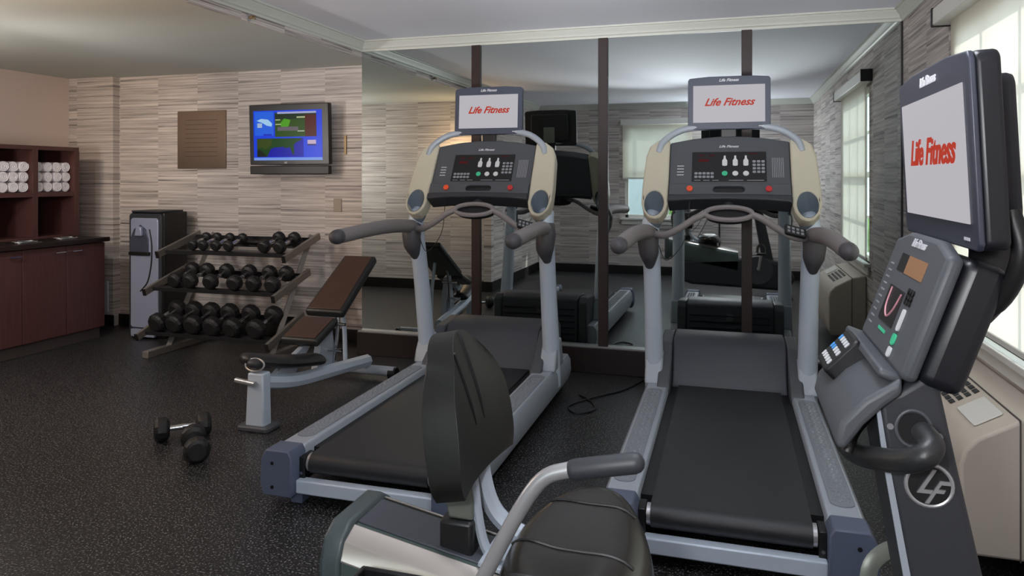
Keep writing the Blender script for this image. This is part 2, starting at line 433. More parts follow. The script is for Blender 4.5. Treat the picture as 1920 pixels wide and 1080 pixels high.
# outdoors seen through the rear window
struct('ground', MB().bx(-14, 12, -14, YB-.12, -.4, -.3).bx(XR+.12, 12, YB-.12, 14, -.4, -.3), M['grass'])
hb = MB()
for i in range(70):
    a, b = random.uniform(-1.3, 2.2), random.uniform(-.3, 1.5)
    r = random.uniform(.22, .42)
    q = bmesh.ops.create_icosphere(hb.bm, subdivisions=2, radius=r)
    c = Vector((a, -4.2+random.uniform(-.4, .4), b))
    for v in q['verts']: v.co = v.co*random.uniform(.8, 1.2)+c
o = hb.build('hedge', M['leaf'], smooth=1); tag(o, 'green leafy hedge outside the rear window, seen in the mirror', 'hedge')
o = MB().bx(-5.2, -1.6, -6.2, -5.9, -.3, 2.6).build('house_wall', M['siding']); tag(o, 'pale siding wall outside beyond the rear window', 'wall')

# ------------------------------------------------------------------ treadmill
def rrect(x0, x1, y0, y1, r, n=5):
    pts = []
    for cx, cy, a0 in ((x1-r, y1-r, 0), (x0+r, y1-r, 90), (x0+r, y0+r, 180), (x1-r, y0+r, 270)):
        for k in range(n+1):
            a = R(a0+90*k/n); pts.append((cx+r*math.cos(a), cy+r*math.sin(a)))
    return pts
def ellipse(cx, cy, rx, ry, n=24): return [(cx+rx*math.cos(2*PI*k/n), cy+ry*math.sin(2*PI*k/n)) for k in range(n)]

def attach_screen(parent, Ms, w, h, dark, case, letter_sz, tilt=0):
    """flat personal screen: Ms is the plane matrix at the centre of its face"""
    out = [(-w/2, -h/2+.01), (-w/2+.012, -h/2), (w/2-.012, -h/2), (w/2, -h/2+.01), (w/2, h/2-.02), (w/2-.01, h/2-.008), (w*.25, h/2), (-w*.25, h/2), (-w/2+.01, h/2-.008), (-w/2, h/2-.02)]
    c = MB(Ms).prism(out, 'z', -.045, -.009).build('screen_case', dark, parent, .008, 3)
    MB(Ms).prism(out, 'z', -.010, 0).build('bezel', case, c, .003)
    sh = h*.70; sy = -h*.02
    MB(Ms).bx(-w*.435, w*.435, sy-sh/2, sy+sh/2, .0005, .0025).build('display', M['scr'], c)
    text('display_lettering', 'Life Fitness', letter_sz, M['red_e'], c, Ms @ Matrix.Translation((0, sy+.008, .003)), shear=.45, offset=.0016, width=1.0)
    text('bezel_lettering', 'Life Fitness', h*.075, M['lettering'], c, Ms @ Matrix.Translation((0, h/2-.024, .0012)), shear=.35, offset=.0006, width=1.05)
    MB(Ms).bx(w*.36, w*.42, -h/2+.014, -h/2+.019, .0005, .0015).build('badge', M['lettering'], c)
    MB(Ms).prism(rrect(-w*.36, w*.36, -h*.38, h*.38, .02), 'z', -.085, -.045).build('rear_cover', dark, c, .01)
    MB(Ms).prism(rrect(-.05, .05, -h*.42, h*.02, .006), 'z', -.095, -.085).build('mounting_plate', M['olive'], c, .002)
    return c

def make_treadmill():
    t = empty('treadmill', (0, 0, 0), 'x', 'treadmill', 'treadmills facing the mirror')
    rz = .24
    for s in (-1, 1):
        prof = [(.335, .10), (.335, rz-.012), (.343, rz), (.455, rz), (.475, rz-.035), (.480, .13), (.455, .06), (.40, .045), (.345, .07)]
        r = MB().prism([(s*x, z) for x, z in prof], 'y', .085, 2.10).build('side_rail', M['rail'], t, .006)
        pad = MB().prism(rrect(min(s*.36, s*.447), max(s*.36, s*.447), .17, 1.50, .04), 'z', rz+.0005, rz+.004)
        for i in range(44):
            for j in range(3):
                cx = s*(.380+.0235*j+(.006 if i % 2 else -.006)*.5); cy = .215+i*.0285
                q = bmesh.ops.create_cone(pad.bm, cap_ends=True, segments=6, radius1=.0078, radius2=.004, depth=.005)
                for v in q['verts']: v.co += Vector((cx, cy, rz+.0062))
        pad.build('foot_grip', M['railpad'], r)
        c = MB().prism([(s*.33, .045), (s*.33, rz-.02), (s*.345, rz+.008), (s*.46, rz+.008), (s*.482, rz-.03), (s*.488, .1), (s*.472, .045)], 'y', -.035, .085).build('end_cap', M['cap'], t, .006)
        MB().disc((s*.425, -.0345, .19), (0, -1, 0), .008).disc((s*.425, -.0345, .085), (0, -1, 0), .008).build('screw', M['black'], c)
    # belt loop
    r = .047; yc, zc = .075, .170
    prof = [(1.95, zc+r), ]
    for k in range(11):
        a = R(90+18*k); prof.append((yc+r*math.cos(a), zc+r*math.sin(a)))
    prof += [(1.95, zc-r)]
    MB().prism(prof, 'x', -.285, .285).build('running_belt', M['belt'], t)
    d = MB().bx(-.334, .334, .16, 1.95, .125, .205).build('deck', M['black'], t)
    MB().cyl((-.325, yc, zc), (.325, yc, zc), .016).cyl((-.30, yc, zc), (-.286, yc, zc), .04).cyl((.286, yc, zc), (.30, yc, zc), .04).build('rear_roller', M['steel'], t)
    for s in (-1, 1):
        MB().bx(s*.303, s*.331, .03, .12, .10, .205).build('roller_bracket', M['black'], t, .004)
        MB().disc((s*.317, .029, .135), (0, -1, 0), .007, .004).build('adjusting_bolt', M['chrome'], t)
    MB().bx(-.33, .33, .0, .05, .052, .112).build('cross_member', M['silver'], t, .006)
    for s in (-1, 1):
        MB().bx(s*.34-.03, s*.34+.03, .02, .09, 0, .06).build('rear_foot', M['cap'], t, .006)
        MB().cyl((s*.40-.02, 1.98, .04), (s*.40+.02, 1.98, .04), .04).build('transport_wheel', M['black'], t)
    # motor hood
    h = MB().prism([(1.70, .215), (1.715, .235), (1.80, .43), (1.86, .47), (2.08, .475), (2.13, .45), (2.15, .07), (1.70, .07)], 'x', -.325, .325).build('motor_hood', M['hood'], t, .010, 3)
    for s in (-1, 1):
        MB().prism([(1.54, .235), (1.56, .262), (1.66, .33), (1.80, .45), (2.08, .47), (2.13, .43), (2.14, .07), (1.54, .07)], 'x', s*.328, s*.40).build('hood_fairing', M['panel'], h, .012, 3)
    v = MB()
    for z in (.12, .17, .22, .27, .32, .37): v.box((0, 2.146-.0007*(z*100-12)/10, z), (.60, .012, .008))
    v.build('air_vents', M['black'], h)
    MB().disc((0, 2.136, .36), (0, 1, .05), .032, .014).build('roundel', M['chrome'], h)
    for s in (-1, 1):
        MB().bx(s*.36-.06, s*.36+.06, 2.02, 2.14, .02, .10).build('front_foot', M['black'], t, .006)
    # uprights
    for s in (-1, 1):
        MB().tube([(s*.43, 1.73, .12), (s*.43, 1.72, .28), (s*.43, 1.63, .75), (s*.435, 1.545, 1.15), (s*.43, 1.590, 1.235)], [.062, .060, .055, .054, .05], seg=20, flat=.92, up=(0, 1, 0)).build('upright', M['silver'], t)
        MB().prism([(1.60, .235), (1.63, .31), (1.69, .40), (1.80, .42), (1.86, .25), (1.86, .235)], 'x', s*.375, s*.478).build('upright_boot', M['rail'], t, .014, 3)
    # console in its own tilted plane
    uy, uz = .194, .328; n_ = math.hypot(uy, uz)
    Mc = plane((0, 1.51, 1.333), (1, 0, 0), (0, uy/n_, uz/n_))     # local x, s, and outward normal
    H = n_
    W = .333
    out = [(-W, 0), (W, 0), (W, H), (W*.6, H+.028), (W*.2, H+.042), (-W*.2, H+.042), (-W*.6, H+.028), (-W, H)]
    pn = MB(Mc).prism(out, 'z', -.09, 0).build('console', M['panel'], t, .008, 2)
    MB(Mc).prism([(-W, -.03), (-W*.6, -.018), (0, -.012), (W*.6, -.018), (W, -.03), (W, .012), (W*.5, .02), (-W*.5, .02), (-W, .012)], 'z', -.10, .028).build('console_lip', M['dark'], pn, .008)
    MB(Mc).holed([(-W+.004, .016), (W-.004, .016), (W-.004, .088), (-W+.004, .088)], rrect(-.085, .085, .033, .072, .018), .0005, .020).build('accessory_tray', M['panel'], pn, .004)
    MB(Mc).prism(rrect(-.09, .09, .03, .075, .018), 'z', .0006, .004).build('tray_slot', M['black'], pn)
    dx, d0, d1 = .205, .112, .312
    D = MB(Mc).bx(-dx, dx, d0, d1, .0006, .0026).build('display_panel', M['black'], pn, .001)
    k = MB(Mc)
    for i in range(5):
        for j in range(2): k.prism(rrect(-.19+.0225*i, -.172+.0225*i, .135+.023*j, .15+.023*j, .004, 2), 'z', .0026, .005)
    k.build('key_pad', M['key'], pn)
    k = MB(Mc)
    for i in range(3):
        for j in range(4): k.prism(rrect(.130+.024*i, .148+.024*i, .168+.023*j, .183+.023*j, .004, 2), 'z', .0026, .005)
    k.build('key_pad', M['key'], pn)
    for i in range(3):
        x = -.022+.058*i
        MB(Mc).prism([(x-.014, .222), (x-.009, .216), (x+.009, .216), (x+.014, .222), (x+.014, .252), (x+.006, .264), (x+.005, .284), (x-.005, .284), (x-.006, .264), (x-.014, .252)], 'z', .0026, .006).build('level_key', M['keyw'], pn)
        if i: MB(Mc).prism(ellipse(x, .165, .016, .016, 16), 'z', .0026, .006).build('round_key', M['keyw'], pn)
    MB(Mc).prism(ellipse(-.022, .165, .016, .016, 16), 'z', .0026, .006).build('go_key', M['keyg'], pn)
    k = MB(Mc)
    k.bx(-.165, -.135, .285, .292, .0026, .0036).bx(-.11, -.08, .285, .292, .0026, .0036).bx(.11, .16, .295, .299, .0026, .0036).bx(-.17, -.11, .245, .262, .0026, .0034)
    k.build('red_readout', M['led'], pn)
    k = MB(Mc)
    for i in range(3): k.bx(-.19+.05*i, -.155+.05*i, .118, .122, .0026, .0034)
    k.bx(.0, .08, .118, .122, .0026, .0034).bx(.1, .19, .118, .122, .0026, .0034)
    k.build('fine_print', M['key'], pn)
    k = MB(Mc)
    for j in range(4): k.bx(-.288, -.25, .155+.02*j, .160+.02*j, .0005, .0016)
    k.build('print_lines', M['lettering'], pn)
    k = MB(Mc)
    for i in range(7): k.bx(.235+.0095*i, .239+.0095*i, .14, .27, .0005, .002)
    k.build('speaker_slots', M['key'], pn)
    MB(Mc).disc((-.213, .052, .020), (0, 0, 1), .018, .012).build('stop_button', M['orange'], pn, .003)
    MB(Mc).disc((.213, .052, .020), (0, 0, 1), .018, .012).build('stop_button', M['red'], pn, .003)
    text('console_lettering', 'Life Fitness', .022, M['lettering'], pn, Mc @ Matrix.Translation((0, .35, .001)), shear=.35, offset=.0005, width=1.1)
    # khaki wings with cup holders
    for s in (-1, 1):
        o_ = [(.334, -.04), (.334, H+.005), (.352, H+.022), (.40, H+.012), (.452, H-.03), (.470, H-.10), (.482, .08), (.482, -.03), (.470, -.085), (.440, -.125), (.405, -.138), (.370, -.125), (.345, -.085)]
        hole = ellipse(.410, -.035, .054, .080, 24)
        o2 = [(s*a, b) for a, b in o_]; h2 = [(s*a, b) for a, b in hole]
        wg = MB(Mc).holed(o2, h2, -.075, .012).build('console_wing', M['khaki'], t, .010, 3)
        cup = MB(Mc); n = 24
        rings = []
        for (q, zz, cy) in ((1.0, .010, -.035), (.97, -.03, -.05), (.93, -.075, -.07), (.80, -.10, -.085)):
            rings.append([cup.bm.verts.new((s*.410+s*.054*q*math.cos(2*PI*i/n), cy+.080*q*math.sin(2*PI*i/n), zz)) for i in range(n)])
        for a, b in zip(rings, rings[1:]):
            for i in range(n): cup.bm.faces.new((a[i], a[(i+1) % n], b[(i+1) % n], b[i]))
        cup.bm.faces.new(rings[-1])
        for v_ in cup.bm.verts: v_.co = Mc @ v_.co
        cup.build('cup_holder', M['cup'], wg)
    # arch tube behind the screen
    top = [(-.40, 1.67, 1.60), (-.37, 1.69, 1.67), (-.27, 1.72, 1.735), (-.12, 1.74, 1.755), (.12, 1.74, 1.755), (.27, 1.72, 1.735), (.37, 1.69, 1.67), (.40, 1.67, 1.60)]
    MB().tube(top, .020, seg=14).build('arch_tube', M['rail'], t)
    MB().bx(-.045, .045, 1.735, 1.78, 1.60, 1.90).build('screen_arm', M['black'], t, .006)
    attach_screen(t, plane((0, 1.725, 1.895), (1, 0, 0), (0, .07, 1)), .466, .315, M['tvdark'], M['tvcase'], .062)
    # yoke bar with oval hub
    MB().ring((0, 1.44, 1.255), (1, 0, 0), (0, .55, .5), .125, .050, .014).build('hub_ring', M['grip'], t)
    MB().prism(ellipse(0, 0, .118, .045, 24), 'z', -.05, -.012).build('hub_tray', M['black'], t).matrix_basis = plane((0, 1.445, 1.262), (1, 0, 0), (0, .55, .5))
    MB().cyl((0, 1.5, 1.24), (0, 1.56, 1.34), .03).build('hub_bracket', M['dark'], t)
    for s in (-1, 1):
        MB().tube([(s*.12, 1.44, 1.252), (s*.18, 1.43, 1.225), (s*.27, 1.43, 1.165), (s*.345, 1.44, 1.13), (s*.41, 1.48, 1.13)], [.018, .019, .019, .02, .022]).build('yoke_bar', M['grip'], t)
        g = MB().tube([(s*.44, 1.50, 1.14), (s*.455, 1.30, 1.155), (s*.475, 1.05, 1.155), (s*.488, .64, 1.137)], [.042, .043, .041, .039], seg=18, round_end=True).build('handrail', M['grip'], t)
        MB().tube([(s*.4886, .655, 1.1378), (s*.4892, .628, 1.1366)], [.0405, .0395], seg=18, sub=1, round_end=True).build('end_plug', M['gripdark'], g)
        MB().tube([(s*.44, 1.545, 1.15), (s*.445, 1.50, 1.10), (s*.44, 1.50, 1.02), (s*.44, 1.545, .95)], [.052, .062, .056, .03], seg=18, round_end=True).build('handrail_shroud', M['gripdark'], t)
    ro = MB(plane((.34, 1.415, 1.165), (1, 0, -.25), (0, .5, .8))).prism(rrect(-.055, .055, -.028, .028, .012), 'z', -.014, .012).build('remote_pad', M['black'], t, .004)
    k = MB(plane((.34, 1.415, 1.165), (1, 0, -.25), (0, .5, .8)))
    for i in range(4):
        for j in range(2): k.bx(-.042+.023*i, -.028+.023*i, -.018+.020*j, -.005+.020*j, .012, .0145)
    k.build('remote_keys', M['key'], ro)
    # safety clip cord
    MB().tube([(-.213, 1.525, 1.37), (-.213, 1.50, 1.30), (-.24, 1.50, 1.10), (-.34, 1.50, .98), (-.39, 1.49, 1.08)], .0022, seg=6).build('clip_cord', M['black'], t)
    return t
T2 = make_treadmill()
T2.location = (-.016, 2.73, 0); T2.rotation_euler.z = R(.45)
T2['label'] = 'grey treadmill with khaki console wings standing nearest the windows, right of the two'
T1 = copy_tree(T2); T1.location = (-1.527, 2.797, 0); T1.rotation_euler.z = R(.65)
T1['label'] = 'grey treadmill standing beside the weight bench, left of the two, partly behind the bike backrest'

# ------------------------------------------------------------------ recumbent bike (user faces +x)
def make_bike():
    t = empty('exercise_bike', (-.1, 1.45, 0), 'recumbent exercise bike in the foreground with tall screen and dark padded seat', 'exercise bike')
    T = Matrix.Translation((.1, -1.45, 0))
    def B(m=None): return MB(T @ m if m is not None else T)
    # backrest
    right = Vector((0, 1, 0)); up = Vector((-.055, 0, .27)).normalized()
    Mb = plane((-.488, 1.45, .835), right, up)       # normal = right x up
    n = right.cross(up)
    pad = MB(); cols, rows = 16, 18
    def halfw(v): 
        return (.172-.055*v*v)*(1-.26*max(0, (v-.45)/.55)**3)*(1-.10*max(0, (.15-v)/.15)**2)
    def front(u, v): return -.018*(1-u*u)+.012*math.sin(v*PI)
    grid = {}
    for side in (0, 1):
        for j in range(rows+1):
            v = j/rows
            for i in range(cols+1):
                u = -1+2*i/cols
                x = u*halfw(v); y = v*.275+(.024*(1-u*u)*v**2)
                y -= .030*u*u*max(0, (v-.2)/.8)**2
                z = front(u, v) if side else -.062-.012*(1-u*u)
                if side and j < rows*.98:
                    for gx, g0, g1 in ((-.052, .38, 1.0), (.022, .38, 1.0)):
                        gxx = gx-.05*(1-v)*(-1 if gx < 0 else .6)
                        if g0 < v <= g1 and abs(x-gxx) < .009: pass
                e = max(abs(u), abs(2*v-1))
                grid[(side, i, j)] = pad.bm.verts.new(Mb @ Vector((x, y, z)))
    for side in (0, 1):
        for j in range(rows):
            for i in range(cols):
                q = [grid[(side, i, j)], grid[(side, i+1, j)], grid[(side, i+1, j+1)], grid[(side, i, j+1)]]
                pad.bm.faces.new(q if side else q[::-1])
    loop = [(i, 0) for i in range(cols)]+[(cols, j) for j in range(rows)]+[(i, rows) for i in range(cols, 0, -1)]+[(0, j) for j in range(rows, 0, -1)]
    for a, b in zip(loop, loop[1:]+loop[:1]):
        pad.bm.faces.new((grid[(0,)+a], grid[(0,)+b], grid[(1,)+b], grid[(1,)+a]))
    bmesh.ops.recalc_face_normals(pad.bm, faces=pad.bm.faces[:])
    for v_ in pad.bm.verts: v_.co = T @ v_.co
    p = pad.build('backrest', M['bikevinyl'], t, .014, 4)
    for x0, x1 in ((-.070, -.02), (.0, .03)):
        pts = []
        for k in range(10):
            v = 1.02-.66*k/9; x = x1+(x0-x1)*((v-.36)/.66); u = x/max(.05, halfw(min(v, 1)))
            w_ = min(v, .985); y = w_*.275+.024*(1-u*u)*w_**2-.030*u*u*max(0, (w_-.2)/.8)**2
            pts.append(Mb @ Vector((x, y, front(u, min(v, 1))+.0005)))
        B().tube(pts, [.002]+[.0045]*7+[.003, .001], seg=8, sub=2).build('seam_groove', M['black'], p)
    # back support post, clamp and curved frames
    B().prism([(-.590, .87), (-.535, .87), (-.520, .775), (-.52, .735), (-.575, .735), (-.585, .78)], 'y', 1.42, 1.48).build('back_post', M['olive'], t, .006)
    B().bx(-.592, -.518, 1.41, 1.49, .62, .735).build('post_clamp', M['black'], t, .008)
    B().tube([(-.535, 1.50, .90), (-.525, 1.50, .80), (-.50, 1.50, .73), (-.45, 1.50, .69), (-.38, 1.50, .67)], .020, seg=8, flat=1.0, up=(0, 1, 0)).build('back_bracket', M['rail'], t)
    B().tube([(-.530, 1.44, .86), (-.518, 1.44, .76), (-.50, 1.44, .68), (-.46, 1.44, .63), (-.40, 1.44, .61)], .011, seg=8, up=(0, 1, 0)).build('back_bracket', M['rail'], t)
    cr = B().box((-.46, 1.46, .665), (.07, .16, .010), Matrix.Rotation(R(10), 3, 'Y')).build('seat_carriage', M['rail'], t, .002)
    B().disc((-.455, 1.40, .672), (.1, 0, 1), .008, .006).disc((-.47, 1.51, .674), (.1, 0, 1), .008, .006).build('carriage_bolt', M['chrome'], cr)
    # seat
    sb = B(); C0 = Vector((-.300, 1.405, .70)); n_ = 40; rings = []
    def outline(a, q):
        c_, s_ = math.cos(a), math.sin(a)
        rx = (.155 if c_ > 0 else .130)*(1-.28*max(0, s_)**2)
        e = 2.4
        rr = (abs(c_)**e+abs(s_)**e)**(-1/e)
        return rx*c_*rr*q, .268*s_*rr*q
    for q, z in ((.90, -.050), (.985, -.035), (1.0, -.008), (.97, .018), (.88, .034), (.70, .040), (.45, .034), (.2, .028)):
        ring = []
        for k in range(n_):
            a = 2*PI*k/n_; x, y = outline(a, q)
            ring.append(sb.bm.verts.new((C0.x+x, C0.y+y, C0.z+z+.02*(abs(y)/.268)**2*(1 if z > 0 else .6)-.05*(x > .05)*((x-.05)/.1)**2*(1 if z > -.03 else 0))))
        rings.append(ring)
    for a, b in zip(rings, rings[1:]):
        for k in range(n_): sb.bm.faces.new((a[k], a[(k+1) % n_], b[(k+1) % n_], b[k]))
    sb.bm.faces.new(rings[0][::-1]); sb.bm.faces.new(rings[-1])
    for v_ in sb.bm.verts: v_.co = T @ v_.co
    seat = sb.build('seat', M['seatvinyl'], t, sub=1, smooth=60)
    bpy.context.view_layer.update()
    ev = seat.evaluated_get(bpy.context.evaluated_depsgraph_get())
    def ztop(x, y):
        ok, loc, _, _ = ev.ray_cast(Vector((C0.x+x+.1, C0.y+y-1.45, 2)), Vector((0, 0, -1)))
        return loc.z if ok else .70
    for yy in (.150, -.030, -.17):
        rr_ = [C for C in [x/100 for x in range(-12, 15, 2)] if abs(C) < (.115 if yy > .1 else .135)]
        B().tube([(C0.x+x, C0.y+yy, ztop(x, yy)+.001) for x in rr_], .0032, seg=6, sub=2).build('seat_seam', M['black'], seat)
    B().bx(-.40, -.20, 1.36, 1.50, .585, .655).build('seat_mount', M['black'], t, .01)
    # side handle
    B().tube([(-.500, 1.15, .60), (-.403, 1.15, .778), (-.345, 1.15, .890), (-.300, 1.15, .957), (-.255, 1.15, .978), (-.232, 1.15, .982)], .0128, seg=16).build('side_handle', M['steel'], t)
    B().tube([(-.500, 1.15, .60), (-.50, 1.3, .60), (-.48, 1.44, .61)], .0128, seg=16).build('handle_base', M['steel'], t)
    B().tube([(-.245, 1.15, .980), (-.150, 1.15, 1.001)], .0168, seg=18, sub=1, round_end=True).build('hand_grip', M['dark'], t)
    # rail cover sloping down to the front (Y rotation)
    sl = math.tan(R(10)); x0, x1 = -.80, .05
    def band(name, pts, m, dx0=0, par=None):
        mb = MB(); vs = []
        for x in (x0+dx0, x1):
            dz = -(x-x0)*sl
            vs.append([mb.bm.verts.new((x, y, z+dz)) for y, z in pts])
        k_ = len(pts)
        fs = [mb.bm.faces.new(vs[0]), mb.bm.faces.new(vs[1][::-1])]
        for i in range(k_): fs.append(mb.bm.faces.new((vs[0][i], vs[1][i], vs[1][(i+1) % k_], vs[0][(i+1) % k_])))
        bmesh.ops.recalc_face_normals(mb.bm, faces=fs)
        for v_ in mb.bm.verts: v_.co = T @ v_.co
        return mb.build(name, m, par or t, .003)
    rc = band('seat_rail', [(1.33, .48), (1.33, .655), (1.345, .69), (1.38, .712), (1.52, .712), (1.555, .69), (1.57, .655), (1.57, .48)], M['railgreen'], .02)
    band('rail_trim', [(1.525, .712), (1.525, .716), (1.545, .706), (1.556, .694), (1.552, .69)], M['brushed'], .024, rc)
    band('rail_top', [(1.40, .711), (1.40, .7165), (1.51, .7165), (1.51, .711)], M['hood'], .024, rc)
    band('rail_shoulder', [(1.329, .660), (1.326, .664), (1.343, .697), (1.385, .7165), (1.385, .710), (1.346, .69)], M['brushed'], .024, rc)
    band('rail_stripe', [(1.3305, .615), (1.327, .615), (1.327, .635), (1.3305, .635)], M['olive'], .024, rc)
    band('rail_stripe', [(1.3305, .585), (1.327, .585), (1.327, .589), (1.3305, .589)], M['brushed'], .024, rc)
    ec = MB(); 
    ec.prism([(1.322, .44), (1.322, .655), (1.338, .698), (1.376, .722), (1.524, .722), (1.562, .698), (1.578, .655), (1.578, .44)], 'x', -.825, -.775)
    for v_ in ec.bm.verts: v_.co = T @ v_.co
    ec.build('rail_end_cap', mat('rail_cap_slate', (62, 72, 74), .45), t, .010, 3)
    # storage tray beside the rail
    tr = MB()
    tr.bx(-.71, -.545, 1.02, 1.03, .52, .672).bx(-.71, -.545, 1.30, 1.31, .52, .672).bx(-.715, -.705, 1.02, 1.31, .52, .672).bx(-.555, -.545, 1.02, 1.31, .52, .672).bx(-.71, -.545, 1.02, 1.31, .51, .525)
    for v_ in tr.bm.verts: v_.co = T @ v_.co
    tr.build('storage_tray', M['black'], t, .004)
    # body housing under seat to front
    B().prism([(-.62, .44), (.30, .50), (.62, .42), (.70, .25), (.62, .10), (-.50, .14), (-.70, .20)], 'y', 1.33, 1.57).build('housing', M['dark'], t, .04, 4)
    B().disc((.28, 1.57, .34), (0, 1, 0), .17, .012, 32).disc((.28, 1.33, .34), (0, -1, 0), .17, .012, 32).build('crank_cover', M['panel'], t, .004)
    for x in (-.66, .62):
        f = B().tube([(x, 1.17, .05), (x, 1.73, .05)], .035, seg=12, sub=1).build('foot_bar', M['rail'], t)
        B().tube([(x, 1.165, .038), (x, 1.22, .038)], .038, seg=12, sub=1).tube([(x, 1.735, .038), (x, 1.68, .038)], .038, seg=12, sub=1).build('rubber_foot', M['black'], f)
    B().bx(-.69, -.63, 1.41, 1.49, .05, .30).bx(.58, .66, 1.41, 1.49, .05, .25).build('foot_post', M['rail'], t, .01)
    B().cyl((.28, 1.25, .36), (.28, 1.65, .36), .02).build('crank_axle', M['steel'], t)
    # pedals
    for s, ang in ((1, 1), (-1, -1)):
        yc_ = 1.45+s*.205
        cx, cz = (.28+.03, .36+.19) if s > 0 else (.28-.03, .36-.19)
        c_ = B().tube([(.28, yc_-.0*s, .36), (cx, yc_, cz)], .016, seg=10, sub=1).build('crank_arm', M['steel'], t)
        pd = B().box((cx, yc_+s*.055, cz), (.10, .085, .026)).build('pedal', M['black'], t, .006)
        B().tube([(cx-.045, yc_+s*.012, cz+.01), (cx-.035, yc_+s*.025, cz+.085), (cx+.01, yc_+s*.05, cz+.115), (cx+.04, yc_+s*.085, cz+.08), (cx+.045, yc_+s*.1, cz+.01)], .016, seg=8, flat=.2, up=(1, 0, 0)).build('pedal_strap', M['olive'], pd)
    # tower
    tw = B().prism([(.226, 1.085), (.26, 1.10), (.315, 1.14), (.347, .98), (.382, .814), (.46, .44), (.33, .44), (.27, .796), (.240, .98)], 'y', 1.33, 1.52).build('tower', M['dark'], t, .012, 3)
    B().prism([(.224, 1.08), (.230, 1.08), (.245, .98), (.277, .796), (.340, .46), (.326, .46), (.266, .796), (.236, .98)], 'y', 1.326, 1.333).build('tower_edge_trim', M['rail'], tw)
    bc = Vector((.304, 1.3295, .95))
    B().ring(bc, (1, 0, 0), (0, 0, 1), .034, .034, .0035).build('badge_ring', M['steel'], tw)
    B().disc(bc+V(0, .002, 0), (0, -1, 0), .034, .004, 28).build('badge_disc', M['black'], tw)
    B().prism([(.285, .938), (.308, .977), (.314, .977), (.295, .944), (.309, .944), (.306, .938)], 'y', 1.3235, 1.327).prism([(.297, .922), (.319, .960), (.333, .960), (.335, .954), (.321, .954), (.316, .946), (.327, .946), (.324, .940), (.313, .940), (.303, .922)], 'y', 1.3235, 1.327).build('badge_letters', M['steel'], tw)
    B().ring((.281, 1.328, 1.04), (1, 0, 0), (0, 0, 1), .026, .030, .003).build('neck_ring', M['panel'], tw)
    B().disc((.281, 1.330, 1.04), (0, -1, 0), .025, .002, 24).build('neck_recess', M['black'], tw)
    B().disc((.318, 1.331, 1.03), (0, -1, 0), .006, .004).build('tower_bolt', M['steel'], tw)
    B().disc((.247, 1.331, 1.04), (0, -1, 0), .005, .003).build('tower_bolt', M['steel'], tw)
    # console
    cu = Vector((.072, 0, .205)).normalized(); cr_ = Vector((0, -1, 0))
    Mk = plane((.2545, 1.49, 1.125), cr_, cu)          # x: -.19..19 (near = +), y 0..0.22
    k0 = B(Mk).prism([(-.185, 0), (.185, 0), (.19, .012), (.19, .215), (.10, .235), (-.10, .235), (-.19, .215), (-.19, .012)], 'z', -.026, 0).build('console', M['panel'], t, .010, 3)
    B(Mk).prism(rrect(-.187, .187, .004, .222, .02), 'z', -.095, -.026).build('console_back', M['tvdark'], k0, .02, 3)
    text('console_lettering', 'Life Fitness', .022, M['lettering'], k0, T @ Mk @ Matrix.Translation((.0, .215, .001)), shear=.35, offset=.0005)
    B(Mk).bx(-.09, -.03, .155, .190, .0003, .0015).build('dark_readout', M['black'], k0)
    B(Mk).bx(-.03, .10, .155, .190, .0003, .0015).build('amber_readout', mat('amber_panel', (150, 110, 78), .4), k0)
    B(Mk).bx(-.09, .03, .055, .125, .0003, .0015).build('graphic_panel', M['black'], k0)
    B(Mk).tube([(-.065, .122, .002), (-.06, .085, .002), (-.03, .068, .002), (.0, .085, .002), (.018, .118, .002)], .002, seg=6).build('graphic_curve', M['keyp'], k0)
    q = B(Mk)
    for i in range(3):
        for j in range(3): q.disc((.055+.016*i, .112+.010*j, 0), (0, 0, 1), .005, .003, 8)
    q.build('key_pad', M['black'], k0)
    B(Mk).prism(rrect(.066, .084, .060, .100, .006, 3), 'z', .0003, .003).build('level_key', M['keyw'], k0)
    B(Mk).prism(rrect(.066, .088, .012, .030, .006, 3), 'z', .0003, .003).build('stop_key', M['keyw'], k0)
    B(Mk).prism(rrect(.064, .086, .034, .054, .006, 3), 'z', .0003, .003).build('start_key', M['keyg'], k0)
    B(Mk).bx(-.06, .0, .038, .044, .0003, .0015).build('green_print', M['keyg'], k0)
    q = B(Mk)
    for i in range(10): q.bx(-.155, -.125, .035+.014*i, .038+.014*i, .0003, .0012)
    q.build('print_lines', M['key'], k0)
    B(Mk).prism([(-.20, -.012), (.165, -.012), (.17, -.004), (.165, .004), (-.20, .004), (-.205, -.004)], 'z', -.01, .026).build('reading_ledge', M['panel'], k0, .004)
    # handlebar base tray
    B().prism([(.262, 1.125), (.262, 1.098), (.235, 1.075), (.205, 1.042), (.176, .998), (.160, 1.004), (.170, 1.045), (.205, 1.085)], 'y', 1.31, 1.65).build('handlebar_shelf', M['panel'], t, .010, 3)
    Mr = plane((.205, 1.575, 1.100), (0.0, -1, 0), Vector((.85, 0, .9)).normalized())
    rm = B(Mr).prism(rrect(-.058, .058, -.044, .044, .010), 'z', -.035, .014).build('remote_pad', M['black'], t, .005)
    q1, q2 = B(Mr), B(Mr)
    for i in range(5):
        for j in range(3):
            (q2 if (i*3+j) in (1, 2, 4) else q1).prism(rrect(-.046+.020*i, -.034+.020*i, -.030+.023*j, -.018+.023*j, .003, 2), 'z', .014, .0155)
    q1.build('remote_keys', M['keyw'], rm); q2.build('blue_keys', M['keyc'], rm)
    B().tube([(.205, 1.62, 1.035), (.196, 1.59, .995), (.194, 1.51, .967), (.202, 1.41, .965), (.222, 1.30, .995), (.250, 1.245, 1.014), (.274, 1.225, 1.032), (.287, 1.24, 1.044), (.284, 1.272, 1.050)], .0185, seg=16, round_end=True).build('handlebar', M['vinyl'], t)
